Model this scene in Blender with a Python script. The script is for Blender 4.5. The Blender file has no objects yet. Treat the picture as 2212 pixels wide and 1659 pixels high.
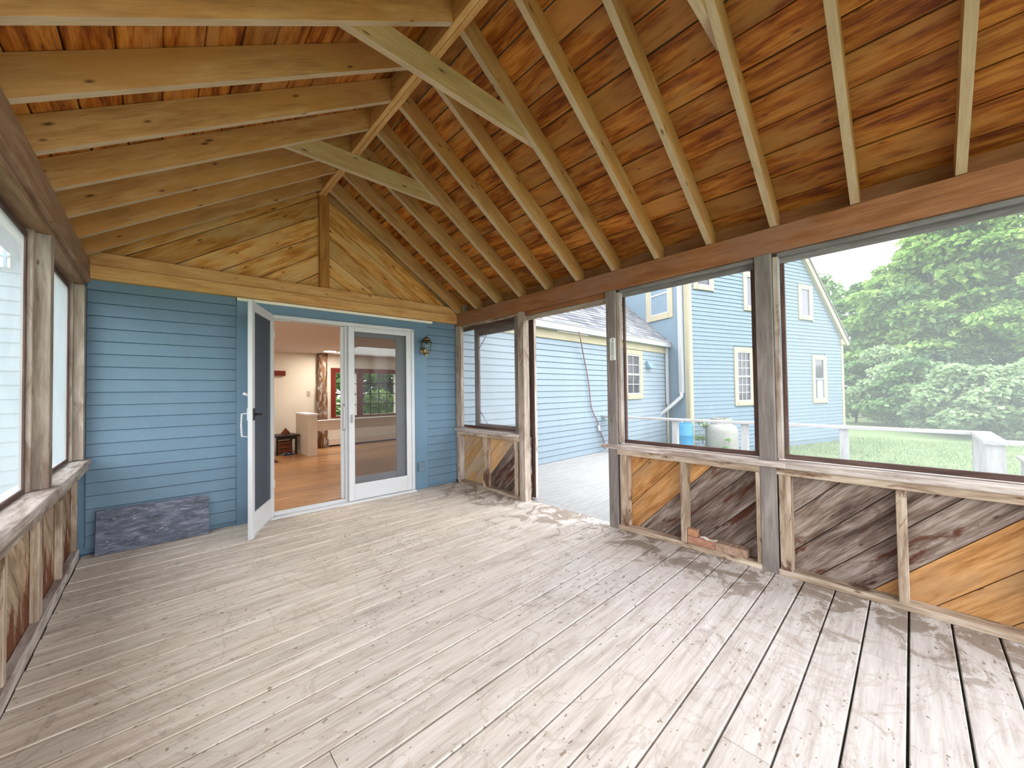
import bpy, math, random
import numpy as np
from mathutils import Matrix, Vector
from mathutils.geometry import tessellate_polygon

scene = bpy.context.scene
COL = scene.collection
rnd = random.Random(7)
V = Vector

# ------------------------------------------------------------------ camera
YAW, PITCH, ROLL, FPX = 0.754719, 0.019875, 0.0142067, 809.95
CAM = V((0.0, 0.0, 1.2))
_f = V((math.sin(YAW) * math.cos(PITCH), math.cos(YAW) * math.cos(PITCH), math.sin(PITCH)))
_r = V((math.cos(YAW), -math.sin(YAW), 0.0))
_d = _f.cross(_r)
RIGHT = _r * math.cos(ROLL) + _d * math.sin(ROLL)
DOWN = -_r * math.sin(ROLL) + _d * math.cos(ROLL)
FWD = _f
cam_data = bpy.data.cameras.new('camera')
cam = bpy.data.objects.new('camera', cam_data)
COL.objects.link(cam)
cam_data.sensor_fit = 'HORIZONTAL'
cam_data.sensor_width = 36.0
cam_data.lens = 36.0 * FPX / 2212.0
cam_data.clip_start = 0.02
cam_data.clip_end = 400
M = Matrix.Identity(4)
for i in range(3):
    M[i][0] = RIGHT[i]; M[i][1] = -DOWN[i]; M[i][2] = -FWD[i]; M[i][3] = CAM[i]
cam.matrix_world = M
scene.camera = cam

# ------------------------------------------------------------------ world, sun, exposure
vs = scene.view_settings
vs.view_transform = 'Standard'
vs.look = 'None'
vs.exposure = 0.0
vs.gamma = 1.0
vs.use_curve_mapping = False
world = bpy.data.worlds.new('overcast_sky')
scene.world = world
world.use_nodes = True
wt = world.node_tree
wt.nodes.clear()
_wo = wt.nodes.new('ShaderNodeOutputWorld')
_bg = wt.nodes.new('ShaderNodeBackground')
_tc = wt.nodes.new('ShaderNodeTexCoord')
_ns = wt.nodes.new('ShaderNodeTexNoise')
_rp = wt.nodes.new('ShaderNodeValToRGB')
_ns.inputs['Scale'].default_value = 2.2
_ns.inputs['Detail'].default_value = 5
_rp.color_ramp.elements[0].color = (0.90, 0.93, 1.0, 1)
_rp.color_ramp.elements[1].color = (1.0, 1.0, 1.0, 1)
wt.links.new(_tc.outputs['Generated'], _ns.inputs['Vector'])
wt.links.new(_ns.outputs['Fac'], _rp.inputs['Fac'])
wt.links.new(_rp.outputs['Color'], _bg.inputs['Color'])
wt.links.new(_bg.outputs['Background'], _wo.inputs['Surface'])
SKY_STRENGTH = 5.9
_bg.inputs['Strength'].default_value = SKY_STRENGTH

# ------------------------------------------------------------------ helpers
WORLD = {}


def tag(o, label=None, cat=None, group=None, kind=None):
    if label: o['label'] = label
    if cat: o['category'] = cat
    if group: o['group'] = group
    if kind: o['kind'] = kind
    return o


def place(o, m, parent=None):
    COL.objects.link(o)
    WORLD[o.name] = m.copy()
    if parent is not None:
        o.parent = parent
        o.matrix_parent_inverse = WORLD[parent.name].inverted()
    o.matrix_basis = m
    return o


def empty(name, loc=(0, 0, 0), label=None, cat=None, group=None, kind=None):
    o = bpy.data.objects.new(name, None)
    o.empty_display_size = 0.1
    place(o, Matrix.Translation(V(loc)))
    return tag(o, label, cat, group, kind)


def part_empty(name, loc, parent):
    o = bpy.data.objects.new(name, None)
    o.empty_display_size = .05
    return place(o, Matrix.Translation(V(loc)), parent)


def struct(name, label=None, loc=(0, 0, 0)):
    return empty(name, loc, label, None, None, 'structure')


def frame(org, ex, ey):
    ex = V(ex).normalized(); ey = V(ey)
    ey = (ey - ex * ey.dot(ex)).normalized()
    ez = ex.cross(ey)
    m = Matrix.Identity(4)
    for i in range(3):
        m[i][0] = ex[i]; m[i][1] = ey[i]; m[i][2] = ez[i]; m[i][3] = org[i]
    return m


_cache = {}


def mesh_of(name, verts, faces, smooth=False):
    me = bpy.data.meshes.new(name)
    me.from_pydata([tuple(v) for v in verts], [], faces)
    if smooth:
        me.polygons.foreach_set('use_smooth', [True] * len(me.polygons))
    me.update()
    return me


def with_mat(me, mat):
    me.materials.append(mat)
    return me


def box_mesh(lx, ly, lz, ch, mat):
    key = ('box', round(lx, 4), round(ly, 4), round(lz, 4), round(ch, 4), mat.name)
    if key in _cache: return _cache[key]
    a, b, c = lx / 2, ly / 2, lz / 2
    ch = min(ch, b * .4, c * .4)
    sec = [(b - ch, c), (b, c - ch), (b, -c + ch), (b - ch, -c), (-b + ch, -c), (-b, -c + ch), (-b, c - ch), (-b + ch, c)]
    vs_ = [(-a, y, z) for y, z in sec] + [(a, y, z) for y, z in sec]
    fs = [tuple(range(8)), tuple(range(15, 7, -1))]
    for i in range(8):
        j = (i + 1) % 8
        fs.append((i, i + 8, j + 8, j))
    me = with_mat(mesh_of('board', vs_, [f[::-1] for f in fs]), mat)
    _cache[key] = me
    return me


def bar(name, p0, p1, w, t, mat, parent=None, up=(0, 0, 1), ch=.003):
    """a board from p0 to p1 (centre line); w across, t along up"""
    p0, p1 = V(p0), V(p1)
    d = p1 - p0
    L = d.length
    ex = d / L
    upv = V(up)
    ey = upv.cross(ex)
    if ey.length < 1e-4: ey = V((1, 0, 0)).cross(ex)
    m = frame((p0 + p1) / 2, ex, ey)
    o = bpy.data.objects.new(name, box_mesh(L, w, t, ch, mat))
    return place(o, m, parent)


def abox(name, x0, x1, y0, y1, z0, z1, mat, parent=None, axis=None, F=None, ch=.003):
    """an axis-aligned board in frame F with its grain along its longest side"""
    d = (x1 - x0, y1 - y0, z1 - z0)
    c = V(((x0 + x1) / 2, (y0 + y1) / 2, (z0 + z1) / 2))
    if axis is None: axis = 'XYZ'[max(range(3), key=lambda i: d[i])]
    if axis == 'X':
        m = frame(c, (1, 0, 0), (0, 1, 0)); s = d
    elif axis == 'Y':
        m = frame(c, (0, 1, 0), (-1, 0, 0)); s = (d[1], d[0], d[2])
    else:
        m = frame(c, (0, 0, 1), (1, 0, 0)); s = (d[2], d[0], d[1])
    if F is not None: m = F @ m
    o = bpy.data.objects.new(name, box_mesh(s[0], s[1], s[2], ch, mat))
    return place(o, m, parent)


def prism(name, pts, m, depth, mat, parent=None, key=None, edge=None):
    """polygon in local XY, extruded along local +Z"""
    k = ('prism', key, mat.name) if key else None
    me = _cache.get(k) if k else None
    if me is None:
        a = sum(pts[i][0] * pts[(i + 1) % len(pts)][1] - pts[(i + 1) % len(pts)][0] * pts[i][1] for i in range(len(pts)))
        if a < 0: pts = pts[::-1]
        n = len(pts)
        vs_ = [(x, y, 0) for x, y in pts] + [(x, y, depth) for x, y in pts]
        fs = [tuple(range(n - 1, -1, -1)), tuple(range(n, 2 * n))]
        for i in range(n):
            j = (i + 1) % n
            fs.append((i, j, j + n, i + n))
        me = with_mat(mesh_of('piece', vs_, fs), mat)
        if edge is not None:
            me.materials.append(edge)
            low = min(me.polygons, key=lambda p: p.normal.y - .001 * p.area if abs(p.normal.z) < .5 else 9)
            low.material_index = 1
        if k: _cache[k] = me
    o = bpy.data.objects.new(name, me)
    return place(o, m, parent)


def clip_poly(poly, a, b, c):
    """keep the part where a*x+b*y<=c"""
    out = []
    for i in range(len(poly)):
        p, q = poly[i], poly[(i + 1) % len(poly)]
        fp, fq = a * p[0] + b * p[1] - c, a * q[0] + b * q[1] - c
        if fp <= 0: out.append(p)
        if fp * fq < 0:
            t = fp / (fp - fq)
            out.append((p[0] + (q[0] - p[0]) * t, p[1] + (q[1] - p[1]) * t))
    return out


def lathe_data(prof, n=20, jit=None):
    vs_, fs = [], []
    for k, (r, z) in enumerate(prof):
        for i in range(n):
            a = 2 * math.pi * i / n
            rr = r * (1 + (jit(a, z) if jit else 0))
            vs_.append((rr * math.cos(a), rr * math.sin(a), z))
    for k in range(len(prof) - 1):
        for i in range(n):
            j = (i + 1) % n
            fs.append((k * n + i, k * n + j, (k + 1) * n + j, (k + 1) * n + i))
    fs.append(tuple(range(n - 1, -1, -1)))
    fs.append(tuple((len(prof) - 1) * n + i for i in range(n)))
    return vs_, fs


def lathe(name, prof, mat, loc, parent=None, n=20, smooth=True, jit=None, m=None):
    vs_, fs = lathe_data(prof, n, jit)
    o = bpy.data.objects.new(name, with_mat(mesh_of(name, vs_, fs, smooth), mat))
    return place(o, m if m is not None else Matrix.Translation(V(loc)), parent)


def tube_data(pts, r, n=8):
    pts = [V(p) for p in pts]
    rs = r if isinstance(r, (list, tuple)) else [r] * len(pts)
    vs_, fs = [], []
    ref = V((0.31, 0.52, 0.79))
    for k, p in enumerate(pts):
        t = (pts[min(k + 1, len(pts) - 1)] - pts[max(k - 1, 0)]).normalized()
        u = t.cross(ref)
        if u.length < .05: u = t.cross(V((1, 0, 0)))
        u.normalize(); w = t.cross(u)
        for i in range(n):
            a = 2 * math.pi * i / n
            vs_.append(p + (u * math.cos(a) + w * math.sin(a)) * rs[k])
    for k in range(len(pts) - 1):
        for i in range(n):
            j = (i + 1) % n
            fs.append((k * n + i, k * n + j, (k + 1) * n + j, (k + 1) * n + i))
    fs.append(tuple(range(n - 1, -1, -1)))
    fs.append(tuple((len(pts) - 1) * n + i for i in range(n)))
    return vs_, fs


def tube(name, pts, r, mat, parent=None, n=8):
    vs_, fs = tube_data(pts, r, n)
    c = sum((V(v) for v in vs_), V()) / len(vs_)
    o = bpy.data.objects.new(name, with_mat(mesh_of(name, [v - c for v in vs_], fs, True), mat))
    return place(o, Matrix.Translation(c), parent)


def free(name, verts, faces, mat, parent=None, smooth=False, loc=(0, 0, 0)):
    l = V(loc)
    o = bpy.data.objects.new(name, with_mat(mesh_of(name, [V(v) - l for v in verts], faces, smooth), mat))
    return place(o, Matrix.Translation(l), parent)


def ray(px, py):
    return RIGHT * ((px - 1106.0) / FPX) + DOWN * ((py - 829.5) / FPX) + FWD


def at_depth(px, py, dep):
    return CAM + ray(px, py) * dep


def on_axis(px, py, ax, val):
    d = ray(px, py)
    return CAM + d * ((val - CAM[ax]) / d[ax])


# ------------------------------------------------------------------ materials
class NT:
    def __init__(s, name):
        s.mat = bpy.data.materials.new(name)
        s.mat.use_nodes = True
        s.t = s.mat.node_tree
        s.t.nodes.clear()
        s.out = s.t.nodes.new('ShaderNodeOutputMaterial')

    def n(s, typ, ins=None, **kw):
        nd = s.t.nodes.new('ShaderNode' + typ)
        for k, v in kw.items(): setattr(nd, k, v)
        for k, v in (ins or {}).items(): s.set(nd.inputs[k], v)
        return nd

    def set(s, sock, v):
        if isinstance(v, bpy.types.NodeSocket): s.t.links.new(v, sock)
        else:
            if hasattr(sock.default_value, '__len__') and len(sock.default_value) == 4 and len(v) == 3: v = (*v, 1)
            sock.default_value = v

    def math(s, op, a, b=0.0, c=None, clamp=False):
        nd = s.n('Math', {0: a, 1: b}, operation=op, use_clamp=clamp)
        if c is not None: s.set(nd.inputs[2], c)
        return nd.outputs[0]

    def mix(s, f, a, b, blend='MIX'):
        nd = s.n('Mix', data_type='RGBA', blend_type=blend)
        s.set(nd.inputs[0], f); s.set(nd.inputs[6], a); s.set(nd.inputs[7], b)
        return nd.outputs[2]

    def ramp(s, f, stops):
        nd = s.n('ValToRGB', {'Fac': f})
        e = nd.color_ramp.elements
        while len(e) < len(stops): e.new(.5)
        for el, (p, c) in zip(e, stops):
            el.position = p
            el.color = (*c, 1) if len(c) == 3 else c
        return nd.outputs['Color']

    def step(s, f, lo, hi):
        return s.n('MapRange', {0: f, 1: lo, 2: hi, 3: 0.0, 4: 1.0}, interpolation_type='SMOOTHSTEP').outputs[0]

    def noise(s, vec, scale, detail=5, rough=.6, dist=0.0):
        return s.n('TexNoise', {'Vector': vec, 'Scale': scale, 'Detail': detail, 'Roughness': rough, 'Distortion': dist}).outputs['Fac']

    def mapped(s, vec, scale):
        return s.n('Mapping', {'Vector': vec, 'Scale': scale}).outputs[0]

    def finish(s, color, rough=.7, spec=.3, bump=None, bstr=.2, metal=0.0, bdist=.004):
        b = s.n('BsdfPrincipled', {'Base Color': color, 'Roughness': rough, 'Metallic': metal, 'Specular IOR Level': spec})
        if bump is not None:
            bn = s.n('Bump', {'Height': bump, 'Strength': bstr, 'Distance': bdist})
            s.set(b.inputs['Normal'], bn.outputs[0])
        s.t.links.new(b.outputs[0], s.out.inputs['Surface'])
        return s.mat


def wood(name, dark, mid, light, rand=.18, knots=.5, stain=None, stain_amt=.5, stain_scale=2.0, rough=.72, grain=9.0, bstr=.25, knot_col=(.10, .035, .012), hue=None, contrast=1.0, dash=.4, rust=None):
    s = NT(name)
    co = s.n('TexCoord').outputs['Object']
    rv = s.n('ObjectInfo').outputs['Random']
    off = s.n('CombineXYZ', {0: s.math('MULTIPLY', rv, 31.7), 1: s.math('MULTIPLY', rv, 17.3), 2: s.math('MULTIPLY', rv, 53.9)}).outputs[0]
    p = s.n('VectorMath', {0: co, 1: off}, operation='ADD').outputs[0]
    g = s.mapped(p, (1.3, grain, grain))
    n1 = s.noise(g, 2.2, 7, .62, .35)
    n2 = s.noise(s.mapped(p, (2.5, grain * 7, grain * 7)), 2.0, 3, .6)
    v = s.math('ADD', s.math('MULTIPLY', n1, .72), s.math('MULTIPLY', n2, .28))
    lo, hi = .5 - .17 / contrast, .5 + .17 / contrast
    col = s.ramp(v, [(lo, dark), (.5, mid), (hi, light)])
    if hue is not None:
        ph = s.noise(s.mapped(p, (1.0, 2.4, 2.4)), 1.7, 4, .6)
        col = s.mix(s.math('MULTIPLY', s.step(ph, .46, .62), .8), col, hue)
    if dash > 0:
        dn = s.noise(s.mapped(p, (3.2, grain * 4.2, grain * 4.2)), 1.5, 4, .62)
        col = s.mix(s.math('MULTIPLY', s.step(dn, .585, .68), dash), col, dark)
    if rust is not None:
        wp = s.n('NewGeometry').outputs['Position']
        wz = s.n('SeparateXYZ', {0: wp}).outputs[2]
        rn = s.noise(s.mapped(wp, (7, 7, 1.6)), 1.6, 6, .65, .6)
        rf = s.step(s.math('SUBTRACT', s.math('ADD', rn, .16), s.math('MULTIPLY', wz, .62)), .46, .56)
        col = s.mix(s.math('MULTIPLY', rf, .9), col, rust)
    if stain is not None:
        pn = s.noise(s.mapped(p, (1.0, 3.2, 3.2)), stain_scale, 7, .68, .9)
        col = s.mix(s.math('MULTIPLY', s.step(pn, .53, .63), stain_amt), col, stain)
    if knots > 0:
        ps = s.n('SeparateXYZ', {0: p})
        kp = s.n('CombineXYZ', {0: s.math('MULTIPLY', ps.outputs[0], 2.6), 1: s.math('MULTIPLY', s.math('ADD', ps.outputs[1], ps.outputs[2]), 8.0)}).outputs[0]
        vo = s.n('TexVoronoi', {'Vector': kp, 'Scale': 1.0, 'Randomness': 1.0}, voronoi_dimensions='2D')
        cell = s.n('SeparateColor', {0: vo.outputs['Color']}).outputs[0]
        cell = s.n('SeparateColor', {0: vo.outputs['Color']}).outputs[0]
        kd = s.math('SUBTRACT', 1.0, s.step(vo.outputs['Distance'], s.math('MULTIPLY', cell, .05), s.math('ADD', .055, s.math('MULTIPLY', cell, .13))))
        km = s.math('MULTIPLY', kd, s.math('LESS_THAN', cell, knots * .48))
        col = s.mix(s.math('MULTIPLY', km, .88), col, knot_col)
    br = s.n('MapRange', {0: rv, 3: 1 - rand, 4: 1 + rand}).outputs[0]
    col = s.mix(1.0, col, s.n('CombineColor', {0: br, 1: br, 2: br}).outputs[0], 'MULTIPLY')
    return s.finish(col, rough, .25, v, bstr)


M_sheath = wood('roof_boards', (.15, .028, .002), (.34, .098, .008), (.52, .20, .034), rand=.24, knots=.6, hue=(.43, .19, .048), rough=.6, contrast=1.7)
M_rafter = wood('rafter_spruce', (.37, .185, .066), (.50, .275, .102), (.60, .37, .155), rand=.10, knots=.8, rough=.7, hue=(.51, .25, .072), knot_col=(.09, .03, .010), grain=7, contrast=1.3)
M_raftbounce = wood('rafter_underside_bounce', (.41, .285, .165), (.49, .355, .22), (.56, .43, .29), rand=.05, knots=.5, rough=.7, grain=7)  # paler undersides of rafters and ties: floor bounce light put into the colour
M_tie2 = wood('collar_tie_spruce', (.38, .24, .105), (.47, .32, .15), (.55, .41, .22), rand=.06, knots=.9, rough=.7, knot_col=(.12, .05, .02), grain=7)
M_gable = wood('gable_boards', (.38, .135, .022), (.60, .285, .068), (.74, .45, .175), rand=.20, knots=.9, hue=(.62, .39, .16), contrast=1.35)
M_tie = wood('tie_beam_pine', (.44, .20, .058), (.60, .33, .12), (.70, .44, .19), rand=.06, knots=.8)
M_king = wood('king_post_pine', (.28, .10, .02), (.40, .17, .038), (.48, .24, .07), rand=.02, knots=.6)
M_beaml = wood('left_side_beam', (.20, .105, .055), (.31, .185, .11), (.40, .27, .18), rand=.06, knots=.5, rough=.8)
M_beam = wood('side_beam', (.21, .08, .030), (.31, .13, .055), (.40, .19, .09), rand=.06, knots=.3, hue=(.30, .155, .10))
M_post = wood('weathered_post', (.20, .155, .12), (.36, .30, .25), (.52, .46, .40), rand=.08, knots=.12, stain=(.12, .065, .04), stain_amt=.55, grain=8, rough=.85)
M_postg = wood('grey_post', (.13, .11, .10), (.21, .185, .17), (.31, .28, .26), rand=.06, knots=.1, grain=8, rough=.85)
M_stud = wood('weathered_stud', (.21, .145, .095), (.40, .31, .23), (.58, .49, .39), rand=.10, knots=.3, stain=(.09, .030, .012), stain_amt=.85, stain_scale=2.4, rough=.85, contrast=1.3)
M_sill = wood('bleached_sill', (.25, .195, .165), (.45, .39, .35), (.64, .59, .55), rand=.05, knots=.08, stain=(.19, .11, .08), stain_amt=.6, rough=.85, contrast=1.3)
M_kgrey = wood('grey_diagonal_board', (.060, .040, .032), (.17, .125, .10), (.33, .275, .24), rand=.16, knots=.7, stain=(.075, .020, .007), stain_amt=.9, stain_scale=1.9, rough=.85, contrast=1.5, knot_col=(.05,.012,.006))
M_kgold = wood('fresh_diagonal_board', (.27, .115, .032), (.45, .225, .078), (.57, .325, .135), rand=.12, knots=.6, hue=(.39, .225, .105), contrast=1.5)
M_kmix = wood('orange_diagonal_board', (.38, .20, .08), (.55, .33, .14), (.66, .45, .24), rand=.20, knots=.3, hue=(.42, .33, .24))
M_ktan = wood('tan_kneewall_board', (.20, .125, .07), (.38, .27, .175), (.50, .38, .265), rand=.14, knots=.4, stain=(.13, .030, .006), stain_amt=.6, stain_scale=1.5, rough=.85, contrast=1.3, rust=(.15, .034, .007))
M_rail = wood('bleached_rail', (.24, .235, .23), (.33, .325, .325), (.40, .40, .40), rand=.05, knots=.03, dash=0)
M_dkframe = wood('brown_screen_frame', (.050, .026, .022), (.10, .060, .050), (.17, .11, .09), rand=.08, knots=0, dash=0)
M_grframe = wood('grey_screen_frame', (.13, .12, .12), (.21, .20, .20), (.32, .31, .31), rand=.05, knots=0, dash=0)
M_intfloor = wood('hall_floor', (.26, .115, .042), (.41, .205, .088), (.52, .29, .14), rand=.16, knots=.05, rough=.28, bstr=.05, dash=0)
M_darkwood = wood('dark_stained_wood', (.012, .007, .006), (.025, .014, .011), (.05, .028, .02), rand=.05, knots=0, rough=.4, dash=0)
M_redwood = wood('dark_red_wood', (.11, .012, .007), (.16, .020, .012), (.22, .035, .02), rand=.05, knots=0, rough=.5, dash=0)
M_crate = wood('red_brown_crate', (.13, .035, .015), (.20, .06, .025), (.27, .09, .04), rand=.1, knots=.1)


def floor_mat(name, outdoor=False):
    s = NT(name)
    pos = s.n('NewGeometry').outputs['Position']
    rv = s.n('ObjectInfo').outputs['Random']
    sep = s.n('SeparateXYZ', {0: pos})
    X, Y = sep.outputs[0], sep.outputs[1]
    off = s.n('CombineXYZ', {0: s.math('MULTIPLY', rv, 41.7)}).outputs[0]
    p = s.n('VectorMath', {0: pos, 1: off}, operation='ADD').outputs[0]
    n1 = s.noise(s.mapped(p, (1.1, 11, 1)), 2.4, 8, .65, .3)
    n2 = s.noise(s.mapped(p, (3, 60, 1)), 2.0, 3, .6)
    v = s.math('ADD', s.math('MULTIPLY', n1, .7), s.math('MULTIPLY', n2, .3))
    if outdoor:
        col = s.ramp(v, [(.3, (.24, .24, .235)), (.5, (.325, .325, .32)), (.7, (.385, .385, .38))])
        return s.finish(col, .8, .2, v, .2)
    tan = s.ramp(v, [(.32, (.38, .31, .24)), (.48, (.615, .54, .45)), (.66, (.76, .70, .63))])
    pale = s.ramp(v, [(.30, (.36, .315, .285)), (.48, (.555, .515, .49)), (.68, (.68, .655, .64))])
    dash = s.step(s.noise(s.mapped(p, (2.6, 34, 1)), 1.6, 4, .6), .60, .70)
    tan = s.mix(s.math('MULTIPLY', dash, .55), tan, (.27, .20, .145))
    pale = s.mix(s.math('MULTIPLY', dash, .28), pale, (.33, .27, .23))
    far = s.noise(pos, .55, 4, .6)
    k = s.math('ADD', s.math('MULTIPLY', s.math('SUBTRACT', X, Y), .28), s.math('MULTIPLY', far, 1.6))
    col = s.mix(s.step(k, .05, 1.35), tan, pale)
    # water marks and mould, thickest along the screen wall
    w1 = s.noise(pos, 4.4, 10, .70, 1.0)
    edge = s.step(X, 1.9, 2.95)
    thr = s.math('SUBTRACT', .60, s.math('MULTIPLY', edge, .135))
    st = s.math('MULTIPLY', s.step(s.math('SUBTRACT', w1, thr), 0.0, .07), s.math('ADD', .36, s.math('MULTIPLY', edge, .42)))
    col = s.mix(st, col, (.21, .155, .110))
    # tide rings
    w2 = s.noise(pos, 1.9, 6, .6, .8)
    ring = s.math('SUBTRACT', 1.0, s.step(s.math('ABSOLUTE', s.math('SUBTRACT', w2, .52)), .002, .016))
    col = s.mix(s.math('MULTIPLY', ring, .33), col, (.36, .29, .23))
    # crumbs of debris and nail heads
    w3 = s.noise(s.mapped(pos, (1, 1.8, 1)), 26, 3, .55)
    dens = s.noise(pos, 1.1, 3, .5)
    sp = s.step(s.math('ADD', w3, s.math('MULTIPLY', dens, .25)), .765, .80)
    col = s.mix(s.math('MULTIPLY', sp, .75), col, (.20, .145, .095))
    br = s.n('MapRange', {0: rv, 3: .93, 4: 1.06}).outputs[0]
    col = s.mix(1.0, col, s.n('CombineColor', {0: br, 1: br, 2: br}).outputs[0], 'MULTIPLY')
    return s.finish(col, .75, .25, v, .25)


M_floor = floor_mat('weathered_deck')
M_deckout = floor_mat('sun_bleached_deck', True)


def paint(name, col, var=.08, rough=.55, scale=6.0, dirt=None, dirt_amt=.3, spec=.3):
    s = NT(name)
    co = s.n('TexCoord').outputs['Object']
    rv = s.n('ObjectInfo').outputs['Random']
    n = s.noise(co, scale, 5, .6)
    a = tuple(c * (1 - var) for c in col); b = tuple(min(1, c * (1 + var)) for c in col)
    c = s.ramp(n, [(.35, a), (.65, b)])
    if dirt is not None:
        pos = s.n('NewGeometry').outputs['Position']
        d = s.noise(pos, 5.0, 8, .7, .6)
        c = s.mix(s.math('MULTIPLY', s.step(d, .56, .68), dirt_amt), c, dirt)
    br = s.n('MapRange', {0: rv, 3: 1 - var * .5, 4: 1 + var * .5}).outputs[0]
    c = s.mix(1.0, c, s.n('CombineColor', {0: br, 1: br, 2: br}).outputs[0], 'MULTIPLY')
    return s.finish(c, rough, spec, n, .05)


M_blue = paint('blue_clapboard_paint', (.142, .232, .315), .05, .6, 5, (.175, .265, .34), .4)
M_blueout = paint('faded_blue_clapboard_paint', (.150, .213, .268), .04, .6, 5, (.20, .26, .305), .4)
M_bluewing = paint('sun_faded_blue_paint', (.215, .275, .325), .04, .6, 5, (.25, .30, .34), .4)
M_trimblue = paint('blue_trim_paint', (.138, .235, .325), .04, .5, 3)
M_white = paint('white_vinyl', (.60, .615, .63), .03, .45, 4)
M_offwhite = paint('white_door_paint', (.56, .575, .59), .03, .45, 4)
M_cream = paint('cream_trim_paint', (.36, .325, .225), .04, .55, 4)
M_creamstrip = paint('cream_flashing', (.86, .82, .70), .02, .5, 4)
M_gutter = paint('white_gutter', (.38, .39, .40), .03, .4, 4)
M_sash = paint('white_sash_paint', (.36, .36, .36), .03, .45, 4)
M_foundation = paint('concrete_foundation', (.22, .22, .21), .12, .9, 8)
M_intwall = paint('cream_plaster', (.72, .645, .545), .03, .8, 2)
M_intceil = paint('ceiling_plaster', (.68, .615, .585), .02, .85, 2)
M_shaft = paint('white_plaster', (.85, .84, .83), .02, .85, 2)
M_halfwall = paint('half_wall_plaster', (.68, .59, .50), .02, .7, 3)
M_heater = paint('heater_enamel', (.70, .60, .50), .02, .4, 3)
M_barrel = paint('blue_plastic', (.035, .20, .38), .06, .35, 3)
M_tank = paint('white_tank_paint', (.28, .28, .26), .08, .5, 6, (.19, .16, .12), .35)
M_bark = paint('tree_bark', (.16, .13, .11), .35, .9, 9)
M_cable = paint('brown_cable_sheath', (.20, .13, .11), .1, .6, 8)
M_black = paint('black_plastic', (.012, .012, .014), .1, .4, 8)
M_brickr = paint('red_brick', (.36, .185, .125), .22, .9, 30, (.46, .33, .27), .5)
M_bricko = paint('orange_brick', (.46, .24, .14), .15, .9, 30, (.52, .37, .27), .4)
M_brickb = paint('cored_brown_brick', (.31, .205, .145), .22, .9, 30, (.45, .34, .26), .5)
M_paper = paint('dirty_white_scrap', (.70, .66, .60), .1, .8, 20)
M_cloth = paint('blue_cloth', (.20, .27, .42), .3, .9, 12)
M_mat = paint('dark_red_mat', (.055, .012, .010), .2, .9, 20)
M_plate = paint('beige_switch_plate', (.46, .40, .31), .03, .4, 4)
M_thermo = paint('white_thermometer_plate', (.74, .78, .74), .03, .4, 4)
M_ink = paint('dark_ink', (.06, .065, .07), .05, .6, 4)
M_spirit = paint('grey_scale_tube', (.40, .42, .40), .05, .3, 4)
M_darkglass = paint('curtained_window_glass', (.055, .055, .07), .1, .12, 2, spec=.4)
M_paleglass = paint('blind_behind_glass', (.11, .11, .135), .05, .15, 2, spec=.4)
M_curtain = paint('white_curtain', (.30, .30, .31), .05, .8, 6)


def metal(name, col, rough):
    s = NT(name)
    co = s.n('TexCoord').outputs['Object']
    n = s.noise(co, 40, 3)
    return s.finish(s.ramp(n, [(.3, tuple(c * .8 for c in col)), (.7, col)]), rough, .5, None, metal=1.0)


M_brass = metal('antique_brass', (.52, .38, .18), .3)
M_dkbrass = metal('darkened_brass', (.16, .12, .06), .35)
M_steel = metal('dull_steel', (.30, .31, .32), .4)


def screen_mat(name, cover, col, trans=.5):
    """insect mesh: a fine weave that hides more the flatter you look along it"""
    s = NT(name)
    g = s.n('NewGeometry')
    dp = s.n('VectorMath', {0: g.outputs['Incoming'], 1: g.outputs['Normal']}, operation='DOT_PRODUCT').outputs['Value']
    c = s.math('MAXIMUM', s.math('ABSOLUTE', dp), .10)
    co = s.n('TexCoord').outputs['Object']
    dust = s.noise(co, 1.6, 5, .6, .5)
    base = s.math('SUBTRACT', 1.0 - cover, s.math('MULTIPLY', s.math('SUBTRACT', dust, .5), .10))
    fac = s.math('SUBTRACT', 1.0, s.math('POWER', base, s.math('DIVIDE', 1.0, c)))
    dif = s.n('BsdfDiffuse', {'Color': col}).outputs[0]
    trl = s.n('BsdfTranslucent', {'Color': col}).outputs[0]
    m = s.n('MixShader', {0: trans, 1: dif, 2: trl}).outputs[0]
    tr = s.n('BsdfTransparent').outputs[0]
    mm = s.n('MixShader', {0: fac, 1: tr, 2: m}).outputs[0]
    s.t.links.new(mm, s.out.inputs['Surface'])
    return s.mat


M_screen = screen_mat('pale_insect_mesh', .17, (.70, .75, .77))
M_screenclean = screen_mat('fine_insect_mesh', .07, (.70, .75, .77))
M_screenhazy = screen_mat('dusty_insect_mesh', .25, (.64, .70, .71))
M_screenl = screen_mat('milky_insect_mesh', .10, (.78, .83, .86))
M_darkmesh = screen_mat('dark_insect_mesh', .50, (.088, .09, .104), .3)


def glass_mat(name, tint=(.93, .96, .95)):
    s = NT(name)
    fr = s.n('Fresnel', {'IOR': 1.45}).outputs[0]
    gl = s.n('BsdfGlossy', {'Roughness': .03}).outputs[0]
    tr = s.n('BsdfTransparent', {'Color': tint}).outputs[0]
    m = s.n('MixShader', {0: fr, 1: tr, 2: gl}).outputs[0]
    s.t.links.new(m, s.out.inputs['Surface'])
    return s.mat


M_glass = glass_mat('clear_glass')


def emit(name, col, strength):
    s = NT(name)
    e = s.n('Emission', {'Color': col, 'Strength': strength}).outputs[0]
    s.t.links.new(e, s.out.inputs['Surface'])
    return s.mat


M_lamp = emit('lit_lamp', (1, .90, .72), 9.0)


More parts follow.
